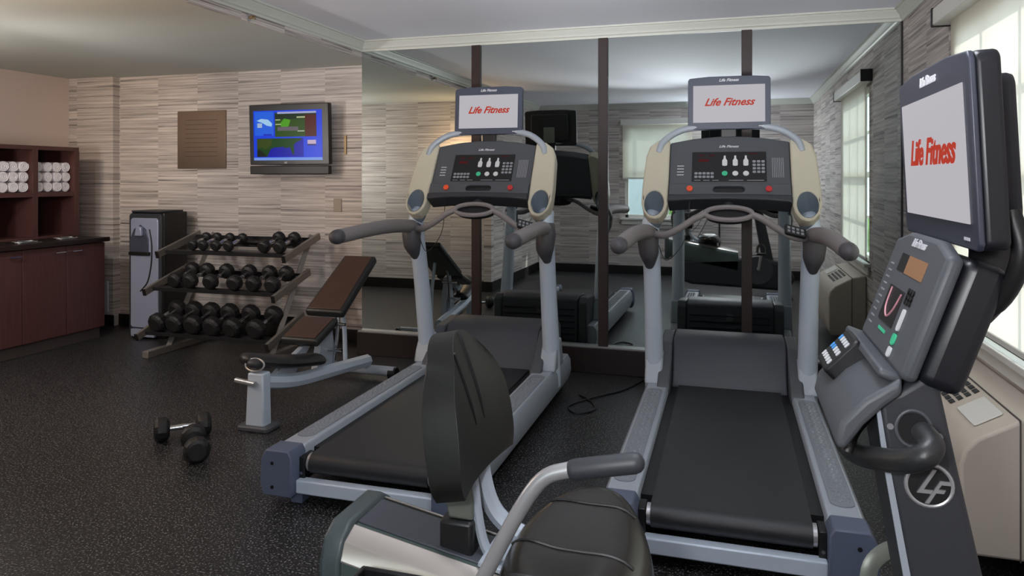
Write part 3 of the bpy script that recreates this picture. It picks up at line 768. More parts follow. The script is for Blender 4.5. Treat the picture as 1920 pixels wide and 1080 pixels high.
    B().tube([(.26, 1.36, 1.10), (.20, 1.37, 1.02), (.186, 1.36, .98)], .012, seg=10).build('handlebar_stem', M['black'], t)
    # screen
    Ms = plane((.345, 1.49, 1.495), (.0, -1, 0), (-.05, 0, 1))
    sc = attach_screen(t, T @ Ms, .48, .315, M['tvdark'], mat('bike_screen_bezel', (54, 57, 70), .4), .068)
    B().tube([(.42, 1.49, 1.44), (.43, 1.45, 1.32), (.40, 1.42, 1.24), (.34, 1.42, 1.20)], .036, seg=14, flat=1).build('screen_arm', M['black'], t)
    B().tube([(.41, 1.30, 1.40), (.42, 1.29, 1.33), (.40, 1.33, 1.25), (.35, 1.40, 1.20)], .014, seg=10).build('screen_cable', M['black'], t)
    B().tube([(.445, 1.28, 1.56), (.452, 1.28, 1.48), (.44, 1.29, 1.36)], .008, seg=8).build('screen_cable', M['black'], t)
    return t
make_bike()

# ------------------------------------------------------------------ dumbbells, rack
def make_dumbbell(hr, hl, grip):
    """axis along local y, resting height = head radius"""
    t = empty('dumbbell', (0, 0, 0), 'x', 'dumbbell')
    L_ = grip/2
    MB().tube([(0, -L_-.01, 0), (0, -L_*.5, 0), (0, 0, 0), (0, L_*.5, 0), (0, L_+.01, 0)], [.013, .0145, .017, .0145, .013], seg=14).build('handle', M['chrome'], t)
    for s in (-1, 1):
        h = MB(); a, b = s*L_, s*(L_+hl)
        f = PI/12*0
        ks = [(a, hr*.62), (a+s*hl*.16, hr*.93), (a+s*hl*.30, hr), (a+s*hl*.72, hr), (b-s*hl*.10, hr*.86), (b, hr*.66)]
        rings = [[h.bm.verts.new((r*math.cos(2*PI*k/12+PI/12), y, r*math.sin(2*PI*k/12+PI/12))) for k in range(12)] for y, r in ks]
        for A, C in zip(rings, rings[1:]):
            for k in range(12): h.bm.faces.new((A[k], A[(k+1) % 12], C[(k+1) % 12], C[k]))
        h.bm.faces.new(rings[0]); h.bm.faces.new(rings[-1])
        bmesh.ops.recalc_face_normals(h.bm, faces=h.bm.faces[:])
        h.build('head', M['db'], t, .003, 2, smooth=25)
    return t
rk = empty('dumbbell_rack', (-4.0, 5.2, 0), 'three-tier metal dumbbell rack standing against the striped wall under the television', 'dumbbell rack')
T = Matrix.Translation((4.0, -5.2, 0))
tiers = [((4.84, .150), (5.24, .285)), ((4.92, .505), (5.33, .63)), ((5.06, .80), (5.48, .92))]
XA, XB = -4.67, -3.43
for (y0, z0), (y1, z1) in tiers:
    tr = MB(T)
    dy, dz = y1-y0, z1-z0; a = math.atan2(dz, dy); n = Vector((0, -math.sin(a), math.cos(a))); d = Vector((0, math.cos(a), math.sin(a)))
    for f in (.16, .84):
        c = Vector((0, y0+dy*f, z0+dz*f))
        tr.box(((XA+XB)/2, c.y, c.z), (XB-XA-.02, .085, .006), Matrix.Rotation(a, 3, 'X'))
        e = c+d*(-.045 if f < .5 else .045)+n*.012
        tr.box(((XA+XB)/2, e.y, e.z), (XB-XA-.02, .006, .030), Matrix.Rotation(a, 3, 'X'))
    to = tr.build('shelf', M['rackd'], rk)
    for x in (XA, XB):
        c = Vector((x, (y0+y1)/2, (z0+z1)/2))
        MB(T).box(c+n*.018-d*.01, (.028, dy/math.cos(a)+.10, .058), Matrix.Rotation(a, 3, 'X')).build('shelf_end', M['rackm'], to, .003)
        MB(T).box(c+n*.018-d*(dy/2/math.cos(a)+.062), (.032, .006, .062), Matrix.Rotation(a, 3, 'X')).build('end_plug', M['base'], to, .002)
for x in (-4.53, -3.52):
    MB(T).tube([(x, 4.97, .04), (x, 5.53, .95)], .027, seg=4, sub=1).build('upright', M['rackm'], rk)
    MB(T).bx(x-.03, x+.03, 4.72, 5.62, .0, .055).build('foot', M['rackm'], rk, .004)
MB(T).bx(-4.53, -3.52, 5.47, 5.50, .84, .88).build('cross_brace', M['rackd'], rk)
db = {'small': make_dumbbell(.046, .055, .13), 'medium': make_dumbbell(.056, .07, .13), 'mid': make_dumbbell(.066, .082, .13), 'large': make_dumbbell(.081, .095, .13)}
used = set()
def place_db(kind, loc, rot, label, group):
    o = db[kind]
    if kind in used: o = copy_tree(o)
    used.add(kind)
    o.location = loc; o.rotation_euler = rot; o['label'] = label
    if group: o['group'] = group
    return o
def on_tier(ti, xs, kinds, where):
    (y0, z0), (y1, z1) = tiers[ti]; dy, dz = y1-y0, z1-z0; a = math.atan2(dz, dy); n = Vector((0, -math.sin(a), math.cos(a)))
    for i, (x, k) in enumerate(zip(xs, kinds)):
        r = {'small': .046, 'medium': .056, 'mid': .066, 'large': .081}[k]
        c = Vector((x, y0+dy*.46, z0+dz*.46))+n*(r+.004)
        place_db(k, c, (a, R(random.uniform(-8, 8)), R(random.uniform(-2, 2))), where[i], ['dumbbells on the bottom tier', 'dumbbells on the middle tier', 'dumbbells on the top tier'][ti])
ords = ['leftmost', 'second from the left', 'third from the left', 'fourth from the left', 'fifth from the left', 'rightmost']
on_tier(0, [-4.555, -4.38, -4.205, -4.02, -3.82, -3.60], ['large']*6, ['large black dumbbell on the bottom tier of the rack, '+w for w in ords])
on_tier(1, [-4.47, -4.32, -4.12, -3.89, -3.70, -3.53], ['mid']*6, ['medium black dumbbell on the middle tier of the rack, '+w for w in ords])
on_tier(2, [-4.44, -4.33, -4.20, -4.07, -3.71, -3.56], ['small', 'small', 'small', 'small', 'medium', 'medium'],
        ['small black dumbbell on the top tier of the rack, '+w for w in ords[:3]]+['small black dumbbell on the top tier of the rack, just left of the empty gap',
         'black dumbbell on the top tier of the rack, just right of the empty gap', 'black dumbbell on the top tier of the rack, rightmost'])
# two on the floor (heads located on the floor in front of the bench)
def floor_db(p, q, label):
    p, q = Vector(p), Vector(q); d = q-p; ang = math.atan2(d.y, d.x)-PI/2
    o = place_db('mid' , ((p.x+q.x)/2, (p.y+q.y)/2, .0645), (0, R(15), ang), label, None)
    return o
floor_db((-3.03, 3.25), (-2.85, 3.42), 'black dumbbell lying on the floor, the farther of the two in front of the bench')
floor_db((-2.79, 3.24), (-2.60, 3.05), 'black dumbbell lying on the floor, the nearer of the two in front of the bench')

# ------------------------------------------------------------------ bench
def make_bench():
    t = empty('weight_bench', (-2.63, 4.1, 0), 'adjustable weight bench with brown-black pads standing between the rack and left treadmill', 'weight bench')
    T = Matrix.Translation((2.63, -4.1, 0)); X = -2.63
    def B(m=None): return MB(T @ m if m is not None else T)
    def pad(name, a, b, w0, w1, th, m, side):
        a, b = Vector(a), Vector(b); d = (b-a); L_ = d.length; u = d.normalized(); r = Vector((1, 0, 0)); P_ = plane(a, r, u)
        o1 = [(-w0/2, 0), (w0/2, 0), (w1/2, L_), (-w1/2, L_)]
        k = B(P_).prism(o1, 'z', -th, 0).build(name, side, t, .02, 4)
        ins = .022
        o2 = [(-w0/2+ins, ins), (w0/2-ins, ins), (w1/2-ins, L_-ins), (-w1/2+ins, L_-ins)]
        B(P_).prism(o2, 'z', -.002, .005).build('top_panel', m, k, .006, 3)
        return k
    pad('back_pad', (X, 4.27, .56), (X, 4.78, .885), .29, .26, .06, M['leather'], M['vinyl'])
    pad('seat_pad', (X, 3.98, .435), (X, 4.24, .535), .27, .27, .055, M['leather'], M['vinyl'])
    B().tube([(X-.09, 3.60, .395), (X+.02, 3.80, .34), (X+.06, 4.10, .285)], [.036, .040, .038], seg=14, flat=2.0, round_end=True).build('leg_pad', M['vinyl'], t)
    # frame
    B().prism([(X-.065, .02), (X+.062, .02), (X+.056, .33), (X-.048, .33)], 'y', 3.55, 3.625).build('front_post', M['silver'], t, .01)
    B().prism(rrect(X-.105, X+.105, 3.52, 3.66, .025), 'z', 0, .03).build('front_foot', M['panel'], t, .008)
    B().tube([(X, 3.60, .27), (X+.03, 3.9, .20), (X+.06, 4.3, .165), (X+.09, 4.72, .13)], .045, seg=8, sub=4, up=(0, 0, 1)).build('main_beam', M['silver'], t)
    B().tube([(X-.28, 4.74, .06), (X+.30, 4.74, .06)], .035, seg=12, sub=1).build('rear_foot_bar', M['rail'], t)
    for s in (-1, 1): B().tube([(X+s*.26, 4.74, .045), (X+s*.315, 4.74, .045)], .044, seg=12, sub=1).build('rubber_foot', M['black'], t)
    B().tube([(X-.14, 3.57, .275), (X+.02, 3.53, .275)], .015, seg=12, sub=1).build('cross_pin', M['steel'], t)
    B().ring((X-.005, 3.56, .375), (1, 0, 0), (0, .3, 1), .062, .035, .006).build('carry_loop', M['steel'], t)
    B().ell((X-.005, 3.56, .385), (.045, .04, .028)).build('knob', M['dark'], t)
    B().tube([(X+.03, 4.40, .62), (X+.05, 4.38, .42), (X+.03, 4.36, .18)], .014, seg=10).build('strut', M['chrome'], t)
    B().tube([(X-.03, 4.52, .70), (X-.03, 4.60, .42), (X-.03, 4.62, .15)], .016, seg=10).build('strut', M['silver'], t)
    B().prism([(4.16, .17), (4.42, .15), (4.34, .50), (4.26, .52)], 'x', X-.025, X+.025).build('pivot_plate', M['rail'], t, .006)
    B().prism([(3.62, .24), (3.9, .21), (4.18, .43), (4.08, .40), (3.8, .31)], 'x', X-.018, X+.018).build('seat_bracket', M['rail'], t, .005)
    B().tube([(X-.03, 4.30, .30), (X+.13, 4.30, .30)], .011, seg=10, sub=1).tube([(X-.03, 4.36, .46), (X+.12, 4.36, .46)], .011, seg=10, sub=1).build('adjuster_pin', M['chrome'], t)
    return t
make_bench()

# ------------------------------------------------------------------ water cooler
t = empty('water_cooler', (-5.10, 5.46, 0), 'silver and black water cooler standing beside the dumbbell rack', 'water cooler')
T = Matrix.Translation((5.10, -5.46, 0))
MB(T).bx(-5.27, -4.90, 5.33, 5.62, .0, 1.14).build('cabinet', M['black'], t, .012, 3)
MB(T).prism(rrect(-5.265, -4.905, .03, 1.13, .03), 'y', 5.30, 5.33).build('front_frame', M['dark'], t, .006)
fr = MB(T).prism(rrect(-5.235, -4.93, .10, 1.09, .03), 'y', 5.285, 5.31).build('front_panel', M['cooler'], t, .006)
MB(T).prism([(-5.235, .78), (-5.03, .78), (-5.03, .90), (-5.06, .99), (-5.12, 1.03), (-5.19, .99), (-5.235, .9)], 'y', 5.278, 5.287).build('dispensing_bay', M['coolglass'], fr, .003)
MB(T).bx(-5.235, -5.01, 5.26, 5.287, .755, .785).build('drip_tray', M['black'], fr, .004)
MB(T).prism([(-5.16, .93), (-5.08, .93), (-5.09, 1.01), (-5.14, 1.02)], 'y', 5.25, 5.28).build('spout_cover', M['cooler'], fr, .006)
MB(T).tube([(-5.02, 5.282, .99), (-4.995, 5.282, .85), (-5.0, 5.282, .68), (-5.04, 5.282, .52), (-5.12, 5.282, .43)], .006, seg=8).build('curved_trim', M['black'], fr)
MB(T).bx(-5.22, -4.96, 5.27, 5.30, .02, .09).build('foot_rail', M['cooler'], t, .006)
MB(T).prism(rrect(-5.255, -4.915, 5.30, 5.60, .03), 'z', 1.14, 1.155).build('top_cover', M['dark'], t, .004)

# ------------------------------------------------------------------ cabinets at the left wall
XF = -5.47
ys = [3.25, 3.63, 4.03, 4.43, 4.835, 5.23]
labs = ['dark brown base cabinet at the left edge of the frame', 'dark brown base cabinet left of the one with the pair of handles', 'dark brown base cabinet beside the striped wall, right end of the run']
for i in range(1, 5, 1):
    pass
def base_cabinet(y0, y1, splits, label):
    t = empty('base_cabinet', ((XW+XF)/2, (y0+y1)/2, 0), label, 'cabinet', 'base cabinets on the left wall')
    T = Matrix.Translation((-(XW+XF)/2, -(y0+y1)/2, 0))
    MB(T).bx(XW+.001, XF-.02, y0+.001, y1-.001, .10, .875).build('carcass', M['espresso'], t)
    MB(T).bx(XW+.001, XF-.06, y0+.001, y1-.001, 0, .10).build('toe_kick', M['toe'], t)
    for (a, b, hy) in splits:
        d = MB(T).bx(XF-.02, XF, a+.003, b-.003, .11, .868).build('door', M['espresso'], t, .002)
        MB(T).tube([(XF, hy-.045, .82), (XF+.022, hy-.045, .82), (XF+.022, hy+.045, .82), (XF, hy+.045, .82)], .005, seg=8, sub=1).build('handle', M['chrome'], d)
base_cabinet(3.23, 4.03, [(3.23, 3.63, 3.56), (3.63, 4.03, 3.70)], 'dark brown base cabinet mostly cut off by the left frame edge')
base_cabinet(4.03, 4.43, [(4.03, 4.43, 4.36)], 'dark brown base cabinet with one handle, under the left towel cubby')
base_cabinet(4.43, 5.23, [(4.43, 4.835, 4.76), (4.835, 5.23, 4.92)], 'dark brown base cabinet with two handles side by side, beside the striped wall')
o = MB().bx(XW+.001, XF+.03, 3.21, 5.26, .876, .916).build('countertop', M['espresso_dark'], None, .004)
tag(o, 'dark brown countertop over the base cabinets below the towel cubbies', 'countertop')
# hutch
XH = -5.85
t = empty('towel_hutch', (-6.1, 4.4, .917), 'dark brown open cubby unit holding rolled towels on the countertop', 'shelf unit')
T = Matrix.Translation((6.1, -4.4, -.917))
vy = [3.63, 4.03, 4.44, 4.86, 5.28]
hm = MB(T).bx(XW+.001, XH, 3.6, 5.30, 1.70, 1.735).bx(XW+.001, XH, 3.6, 5.30, .9165, .935).bx(XW+.001, XW+.012, 3.6, 5.30, .935, 1.70)
hm.build('carcass', M['espresso'], t)
for y in vy: MB(T).bx(XW+.012, XH, y-.025, y+.025, .935, 1.70).build('divider', M['espresso'], t, .001)
for a, b in zip(vy, vy[1:]): MB(T).bx(XW+.012, XH, a+.025, b-.025, 1.285, 1.325).build('shelf', M['espresso'], t)
# rolled towels
def make_towel():
    r = .0445; mb = MB()
    pts = []
    turns = 2.6; n = 44
    o1, i1 = [], []
    for k in range(n+1):
        a = 2*PI*turns*k/n; rr = .006+(r-.006)*k/n
        pts.append((rr*math.cos(a), rr*math.sin(a)))
    mb.cyl((-.16, 0, 0), (.15, 0, 0), r-.001, 22)
    mb.tube([(.1505, p[0], p[1]) for p in pts], .0038, seg=6, sub=1, up=(1, 0, 0))
    return mb.build('rolled_towel', M['towel'], None, .012, 3)
tw0 = make_towel(); first = True
rown = ['bottom row', 'middle row', 'top row']; coln = ['leftmost', 'second from left', 'third from left', 'rightmost']
for ci, (a, b) in enumerate(((4.03, 4.44), (4.44, 4.86), (4.86, 5.28))):
    cub = ['in the cubby at the left frame edge', 'in the middle cubby', 'in the cubby nearest the striped wall'][ci]
    if ci == 0: continue
    for rw in range(3):
        for c in range(4):
            o = tw0 if first else tw0.copy()
            if not first: COL.objects.link(o)
            first = False
            w_ = (b-a-.05)
            y = a+.025+.046+(w_-.092)*c/3
            o.location = (-6.05+random.uniform(-.008, .008), y, 1.325+.0455+rw*.0895)
            o.rotation_euler = (random.uniform(0, 6.28), 0, 0)
            cc = ['left towel cubby', 'right towel cubby'][ci-1]
            tag(o, 'white rolled towel in the %s, %s, %s' % (cc, rown[rw], coln[c]), 'towel', 'rolled white towels')
# small dishes on the countertop
for i, (x, y, l) in enumerate(((-5.62, 4.95, 'chrome tray on the countertop nearest the striped wall'), (-5.60, 4.55, 'chrome tray in the middle of the countertop'), (-5.60, 4.15, 'chrome tray on the countertop at the left frame edge'))):
    o = MB().prism(rrect(x-.08, x+.08, y-.11, y+.11, .02), 'z', .9165, .922).ring((x, y, .926), (1, 0, 0), (0, 1, 0), .075, .105, .004).build('tray', M['chrome'])
    tag(o, l, 'tray')
# pale access panel beside cabinets
o = MB().bx(-5.94, -5.87, 5.645, 5.66, .14, .44).build('vent_cover', M['siding'], None, .003)
tag(o, 'narrow pale vent cover low on the striped wall beside the cabinets', 'vent')
# wall plaque
o = MB().bx(-5.11, -4.56, YW-.014, YW-.001, 1.54, 2.09).build('wall_plaque', M['bronze'], None, .002)
tag(o, 'square bronze metal plaque hung on the striped wall left of the television', 'plaque')
o_l = MB()
for k in range(9): o_l.bx(-5.02, -4.65, YW-.0148, YW-.0138, 2.0-.043*k, 2.003-.043*k)
o_l.build('engraved_lines', M['batten'], o)
# ------------------------------------------------------------------ wall television
def make_tv():
    x0, x1, z0, z1 = -4.20, -3.385, 1.485, 2.11
    y = YW-.13
    t = empty('television', ((x0+x1)/2, YW, 1.8), 'black flat television showing a blue weather map, mounted on the striped wall', 'television')
    T = Matrix.Translation((-(x0+x1)/2, -YW, -1.8))
    w, h = x1-x0, z1-z0
    P_ = T @ plane((x0, y, z0), (1, 0, 0), (0, -.035, 1))
    c = MB(P_).bx(0, w, .085, h, -.05, 0).build('case', M['tvdark'], t, .006)
    MB(P_).bx(0, w-.005, 0, .075, -.045, .004).build('speaker_bar', M['black'], t, .006)
    MB(T).bx((x0+x1)/2-.16, (x0+x1)/2+.16, YW-.085, YW-.001, 1.62, 1.98).build('wall_bracket', M['black'], t, .004)
    sx0, sx1, sy0, sy1 = .045, w-.065, .125, h-.055
    sw, sh = sx1-sx0, sy1-sy0
    def r(u0, u1, v0, v1, z, name, m): return MB(P_).bx(sx0+u0*sw, sx0+u1*sw, sy0+v0*sh, sy0+v1*sh, z, z+.0006).build(name, m, scr)
    scr = MB(P_).bx(sx0, sx1, sy0, sy1, .0003, .0012).build('screen', emit('screen_blue', (14, 66, 236), .75), t)
    r(0, 1, 0, .055, .0014, 'caption_band', emit('screen_pale_blue', (120, 160, 240), .8))
    r(.02, .30, .50, .98, .0014, 'weather_inset', emit('screen_mid_blue', (34, 104, 240), .75))
    MB(P_).prism([(sx0+sw*u, sy0+sh*v) for u, v in ((.05, .80), (.12, .84), (.22, .82), (.28, .74), (.27, .68), (.20, .70), (.13, .76))], 'z', .0021, .0027).build('inset_land', emit('screen_white_blue', (170, 215, 250), .8), scr)
    r(.06, .13, .66, .75, .0021, 'inset_icon', emit('screen_icon', (170, 190, 225), .8))
    r(.15, .27, .50, .53, .0021, 'inset_bar', emit('screen_deep_blue', (14, 44, 190), .8))
    r(.32, .92, .47, .95, .0014, 'radar_picture', emit('screen_green', (46, 86, 8), .6))
    r(.32, .92, .82, .93, .0021, 'radar_dark_band', emit('screen_dark_green', (20, 44, 24), .7))
    MB(P_).prism([(sx0+sw*u, sy0+sh*v) for u, v in ((.42, .62), (.40, .74), (.46, .84), (.55, .80), (.52, .68))], 'z', .0021, .0027).build('radar_bright_patch', emit('screen_bright_green', (84, 170, 20), .7), scr)
    r(.76, .92, .47, .90, .0028, 'presenter_red', emit('screen_red', (96, 10, 6), .5))
    r(.36, .92, .93, .97, .0028, 'title_strip', emit('screen_lilac', (170, 175, 215), .8))
    r(.36, .66, .59, .67, .0028, 'grey_banner', emit('screen_grey', (110, 100, 110), .7))
    r(.33, .40, .80, .82, .0028, 'place_tag', emit('screen_tag', (200, 210, 160), .7)); r(.64, .76, .84, .87, .0028, 'place_tag', emit('screen_tag_b', (200, 210, 160), .7)); r(.33, .41, .71, .73, .0028, 'place_tag', emit('screen_tag_c', (200, 210, 160), .7)); r(.65, .75, .57, .59, .0028, 'place_tag', emit('screen_tag_d', (200, 210, 190), .7))
    r(.05, .73, .07, .44, .0014, 'map_sea', emit('screen_sea', (2, 10, 180), .7))
    MB(P_).prism([(sx0+sw*u, sy0+sh*v) for u, v in ((.05, .44), (.05, .07), (.20, .07), (.22, .13), (.25, .22), (.31, .26), (.38, .26), (.43, .27), (.48, .24), (.53, .26), (.555, .19), (.575, .11), (.595, .12), (.595, .22), (.59, .30), (.63, .36), (.69, .39), (.71, .44))], 'z', .0021, .0027).build('map_land', emit('screen_land', (12, 74, 12), .6), scr)
    MB(P_).prism([(sx0+sw*u, sy0+sh*v) for u, v in ((.05, .07), (.05, .20), (.09, .22), (.13, .18), (.20, .07))], 'z', .0028, .0032).build('map_dark_land', emit('screen_dark_land', (20, 28, 20), .6), scr)
    MB(P_).prism([(sx0+sw*u, sy0+sh*v) for u, v in ((.05, .24), (.05, .42), (.16, .44), (.28, .42), (.26, .30), (.18, .22), (.12, .26))], 'z', .0028, .0032).build('map_olive_land', emit('screen_olive', (66, 88, 12), .5), scr)
    r(.79, .91, .32, .40, .0014, 'flag_icon', emit('screen_flag', (205, 180, 205), .8)); r(.79, .91, .29, .32, .0014, 'flag_base', emit('screen_flag_base', (30, 40, 120), .8))
    text('maker_lettering', 'LG', .022, M['lettering'], c, P_ @ Matrix.Translation((w*.46, .103, .001)), offset=.0006)
make_tv()
# switch plates / outlets
o = MB().bx(-3.31, -3.29, YW-.012, YW-.001, 1.66, 1.83).build('wall_strip', M['brass'], None, .002); tag(o, 'thin brass strip on the striped wall just right of the television', 'wall fitting')
o = MB().bx(-3.42, -3.34, YW-.008, YW-.001, 1.15, 1.27).build('wall_plate', mat('taupe_plate', (160, 146, 134), .6), None, .002); tag(o, 'blank taupe wall plate below the television, above the rack', 'wall plate')
o = MB().bx(-3.42, -3.35, YW-.008, YW-.001, .40, .51).build('wall_outlet', M['khaki'], None, .002); tag(o, 'wall outlet low on the striped wall behind the weight bench', 'outlet')
MB().tube([(-3.385, YW-.01, .44), (-3.385, YW-.04, .44), (-3.38, YW-.05, .30), (-3.36, YW-.03, .12)], .005, seg=6).build('plug_cord', M['black'], o)
# sprinkler on the soffit face
t = empty('sprinkler_head', (XL, 3.92, 2.47), 'small brass sprinkler head on the striped soffit', 'sprinkler')
MB().disc((0, 0, 0), (1, 0, 0), .024, .008).build('escutcheon', M['steel'], t, .002)
MB().cyl((.008, 0, 0), (.035, 0, 0), .009).box((.045, 0, .006), (.012, .035, .003)).cyl((.035, 0, -.002), (.05, 0, -.014), .005).build('nozzle', M['brass'], t)
# ------------------------------------------------------------------ wall air conditioner
t = empty('air_conditioner', (.93, 3.45, .1), 'cream through-wall air conditioner under the window behind the bike', 'air conditioner')
T = Matrix.Translation((-.93, -3.45, -.1))
ap = [(XR-.002, .10), (.80, .10), (.785, .13), (.775, .42), (.79, .475), (.83, .52), (.97, .60), (XR-.002, .62)]
bo = MB(T).prism(ap, 'y', 2.96, 4.02).build('body', M['acbody'], t, .012, 3)
MB(T).bx(.96, .964, 2.955, 4.025, .10, .60).build('seam', M['toe'], bo)
sl = math.atan2(.08, .14)
Mg = plane((.84, 3.78, .5275), (0, -1, 0), (math.cos(sl), 0, math.sin(sl)))
g = MB(T @ Mg)
for i in range(8):
    for j in range(4): g.bx(.0+.055*i, .042+.055*i, .005+.033*j, .026+.033*j, .0, .002)
g.build('air_grille', M['black'], bo)
MB(T @ Mg).prism(rrect(.50, .72, .01, .12, .01), 'z', .0, .005).build('control_lid', M['white'], bo, .002)
# cords on the floor between the treadmills
o = MB().tube([(-.985, 4.75, .006), (-.90, 4.66, .006), (-.83, 4.48, .006), (-.93, 4.38, .006), (-1.0, 4.50, .006), (-.90, 4.70, .006), (-.72, 4.95, .006), (-.60, 5.28, .006)], .005, seg=8).build('power_cord', M['black'])
tag(o, 'black power cord looped on the floor between the treadmills', 'cord')
# ------------------------------------------------------------------ lamps
def area(name, loc, size, energy, color, parent, rot=(0, 0, 0), sy=None):
    l = bpy.data.lights.new(name, 'AREA'); l.energy = energy; l.color = color; l.size = size
    if sy: l.shape = 'RECTANGLE'; l.size_y = sy
    o = bpy.data.objects.new(name, l); COL.objects.link(o); o.location = loc; o.rotation_euler = rot
    if parent: o.parent = parent
    return o
t = empty('ceiling_fill_light', (-.02, 1.55, ZU), 'round white flush fill light added on the upper ceiling, out of view', 'ceiling light')  # added fill, kept out of the frame and the mirror
MB().cyl((0, 0, -.05), (0, 0, -.001), .27, 36).build('lamp_body', M['white'], t, .006)
MB().disc((0, 0, -.050), (0, 0, -1), .25, .006, 36).build('diffuser', M['lamp'], t)
def downlight(x, y, label, en, aim=None, col=(1, .74, .48), ang=75, sz=.06):
    t = empty('downlight', (x, y, ZL), label, 'downlight', 'downlights in the low ceiling')
    MB().ring((0, 0, -.002), (1, 0, 0), (0, 1, 0), .062, .062, .006).build('trim_ring', M['white'], t)
    MB().disc((0, 0, -.001), (0, 0, -1), .058, .003, 24).build('lens', M['warmlamp'], t)
    l = bpy.data.lights.new('downlight_beam', 'SPOT'); l.energy = en; l.color = col; l.spot_size = R(ang); l.spot_blend = .8; l.shadow_soft_size = sz
    o = bpy.data.objects.new('downlight_beam', l); COL.objects.link(o); o.parent = t; o.location = (0, 0, -.02)
    if aim:
        d = Vector(aim)-Vector((x, y, ZL-.02)); o.rotation_euler = d.to_track_quat('-Z', 'Y').to_euler()
downlight(-5.3, 3.0, 'small downlight in the low ceiling nearest the cabinets', 75, (-5.55, YW, 2.0), ang=45)
downlight(-4.5, 2.75, 'small downlight in the low ceiling in the middle of the alcove', 60, (-4.5, 4.6, .6), ang=110, col=(1, .93, .88))
downlight(-4.75, 2.45, 'small downlight in the low ceiling nearest the soffit', 95, (-3.05, YW, 1.5), ang=26)
def sconce(x, label, en):
    t = empty('wall_sconce', (x, YA, 1.74), label, 'wall lamp', 'sconces on the alcove wall')
    MB().bx(-.05, .05, .001, .02, -.12, .12).build('back_plate', M['steel'], t, .003)
    MB().prism([(.055*math.cos(R(a)), .02+.075*math.sin(R(a))) for a in range(0, 181, 15)], 'z', -.10, .10).build('lamp_glass', M['sconce'], t)
    l = bpy.data.lights.new('sconce_bulb', 'POINT'); l.energy = en; l.color = (1, .66, .38); l.shadow_soft_size = .05
    o = bpy.data.objects.new('sconce_bulb', l); COL.objects.link(o); o.parent = t; o.location = (0, .30, .02)
sconce(-3.36, 'warm wall sconce on the striped alcove wall opposite the mirror', 17)
t = empty('fill_floor_lamp', (-5.15, 2.75, 0), 'black globe floor lamp added as unseen fill in the alcove corner', 'floor lamp')  # unseen lamp added to brighten the alcove walls and low ceiling
FILL_LAMP = t
MB().cyl((0, 0, 0), (0, 0, .02), .14, 28).build('base', M['black'], t, .004)
MB().cyl((0, 0, .02), (0, 0, 1.42), .011).build('pole', M['black'], t)
MB().tube([(0, 0, 1.40), (0, 0, 1.44), (0, 0, 1.50)], [.02, .09, .13], seg=28, sub=1).build('lamp_shade', M['dark'], t)
MB().disc((0, 0, 1.5005), (0, 0, 1), .115, .002, 24).build('lens', M['fill_glow'], t)
MB().ell((0, 0, 1.60), (.09, .09, .10)).build('lamp_globe', M['sconce'], t)  # globe of the added lamp, sharing the sconce glow
l = bpy.data.lights.new('fill_lamp_bulb', 'POINT'); l.energy = 42; l.color = (1, .95, .90); l.shadow_soft_size = .12
o = bpy.data.objects.new('fill_lamp_bulb', l); COL.objects.link(o); o.parent = t; o.location = (.16, .12, 1.60)
t = empty('fill_light_stand', (-.2, -.13, 0), 'black light stand added for fill, unseen behind the camera position', 'light stand')  # unseen stand added to fill the room and lift the ceiling
FILL_STAND = t
MB().cyl((0, 0, .05), (0, 0, 1.30), .012).build('pole', M['black'], t)
for a in (90, 210, 330): MB().cyl((0, 0, .25), (.1*math.cos(R(a)), .1*math.sin(R(a)), .01), .008).build('leg', M['black'], t)
MB().tube([(0, 0, 1.28), (0, 0, 1.32), (0, 0, 1.41)], [.02, .05, .06], sub=1).build('lamp_head', M['dark'], t)
MB().disc((0, 0, 1.4105), (0, 0, 1), .055, .002, 24).build('lens', M['fill_glow'], t)
l = bpy.data.lights.new('fill_uplight', 'SPOT'); l.energy = 25; l.color = (.96, .97, 1); l.spot_size = R(165); l.spot_blend = .5; l.shadow_soft_size = .06
o = bpy.data.objects.new('fill_uplight', l); COL.objects.link(o); o.parent = t; o.location = (0, 0, 1.43); o.rotation_euler = (PI, 0, 0)
MB().ell((0, .0, 1.45), (.03, .03, .035)).build('bulb', M['fill_glow'], FILL_STAND)
l = bpy.data.lights.new('fill_bulb', 'POINT'); l.energy = 46; l.color = (.92, .96, 1); l.shadow_soft_size = .05
o = bpy.data.objects.new('fill_bulb', l); COL.objects.link(o); o.parent = FILL_STAND; o.location = (0, 0, 1.56)  # added frontal fill from beside the camera
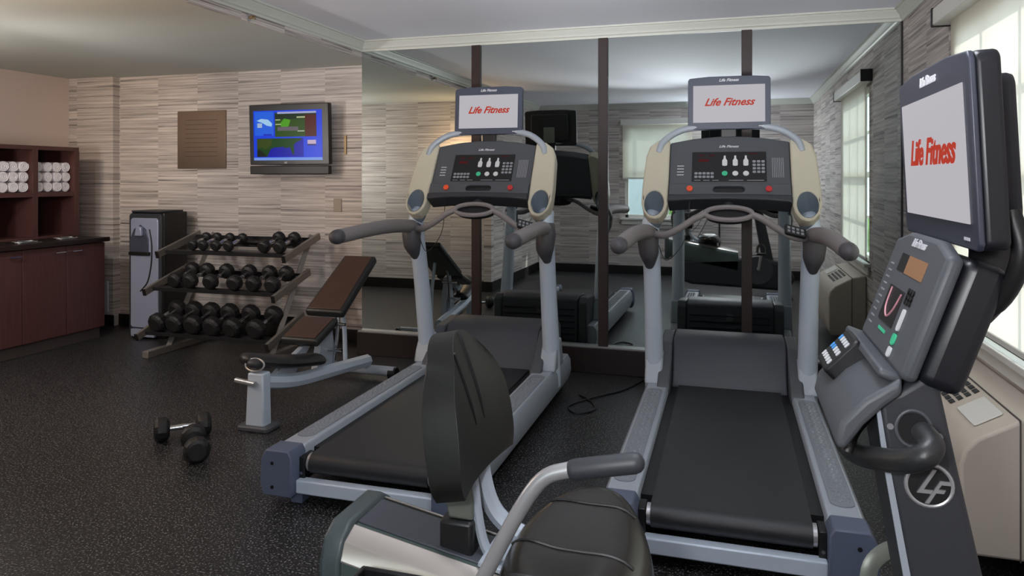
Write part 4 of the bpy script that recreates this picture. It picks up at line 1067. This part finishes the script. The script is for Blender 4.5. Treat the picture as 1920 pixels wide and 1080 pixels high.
def aimed(name, parent, loc, aim, en, ang, col):
    l = bpy.data.lights.new(name, 'SPOT'); l.energy = en; l.color = col; l.spot_size = R(ang); l.spot_blend = 1; l.shadow_soft_size = .08
    o = bpy.data.objects.new(name, l); COL.objects.link(o); o.parent = parent; o.location = loc
    o.rotation_euler = (Vector(aim)-(Vector(loc)+parent.location)).to_track_quat('-Z', 'Y').to_euler()
for ax in (-1.75, -.1):
    sgn = -1 if ax < -1 else 1
    MB().tube([(sgn*.02, .0, 1.25), (sgn*.08, .03, 1.27), (sgn*.09, .08, 1.30)], [.02, .03, .035], sub=1).build('lamp_head', M['dark'], FILL_STAND)
    aimed('fill_head', FILL_STAND, (sgn*.09, .10, 1.31), (ax, 4.4, 2.9), 480, 44, (.97, .98, 1))  # added beams that brighten the upper ceiling near the mirror
for aim, en in (((-4.4, 5.74, 1.9), 85), ((-3.2, 5.0, 2.5), 150)):
    aimed('fill_lamp_beam', FILL_LAMP, (.02, .05, 1.55), aim, en, 60, (1, .98, .96))  # added beams that brighten the back wall and low ceiling
# daylight
W = bpy.data.worlds.new('world'); S.world = W; W.use_nodes = True
bg = W.node_tree.nodes['Background']; bg.inputs[0].default_value = (.80, .90, 1, 1); bg.inputs[1].default_value = 3.0
sun = bpy.data.lights.new('sun', 'SUN'); sun.energy = 4; sun.angle = R(1.5); sun.color = (1, .95, .86)
so = bpy.data.objects.new('sun', sun); COL.objects.link(so)
so.rotation_euler = Vector((-.80, .35, -.62)).to_track_quat('-Z', 'Y').to_euler()
# ------------------------------------------------------------------ camera
cam = bpy.data.cameras.new('camera'); co = bpy.data.objects.new('camera', cam); COL.objects.link(co)
co.location = (0, 0, 1.45); co.rotation_euler = (R(90), 0, R(17.0))
cam.sensor_width = 36; cam.lens = 1361/1920*36; cam.shift_y = -(540-334)/1920; cam.clip_start = .02
S.camera = co
S.view_settings.view_transform = 'Standard'; S.view_settings.look = 'None'; S.view_settings.gamma = 1
S.view_settings.use_curve_mapping = False; S.view_settings.exposure = 0.0
S.cycles.max_bounces = 10; S.cycles.diffuse_bounces = 5; S.cycles.glossy_bounces = 6; S.cycles.transparent_max_bounces = 10
S.cycles.use_denoising = True
S.cycles.sample_clamp_indirect = 6
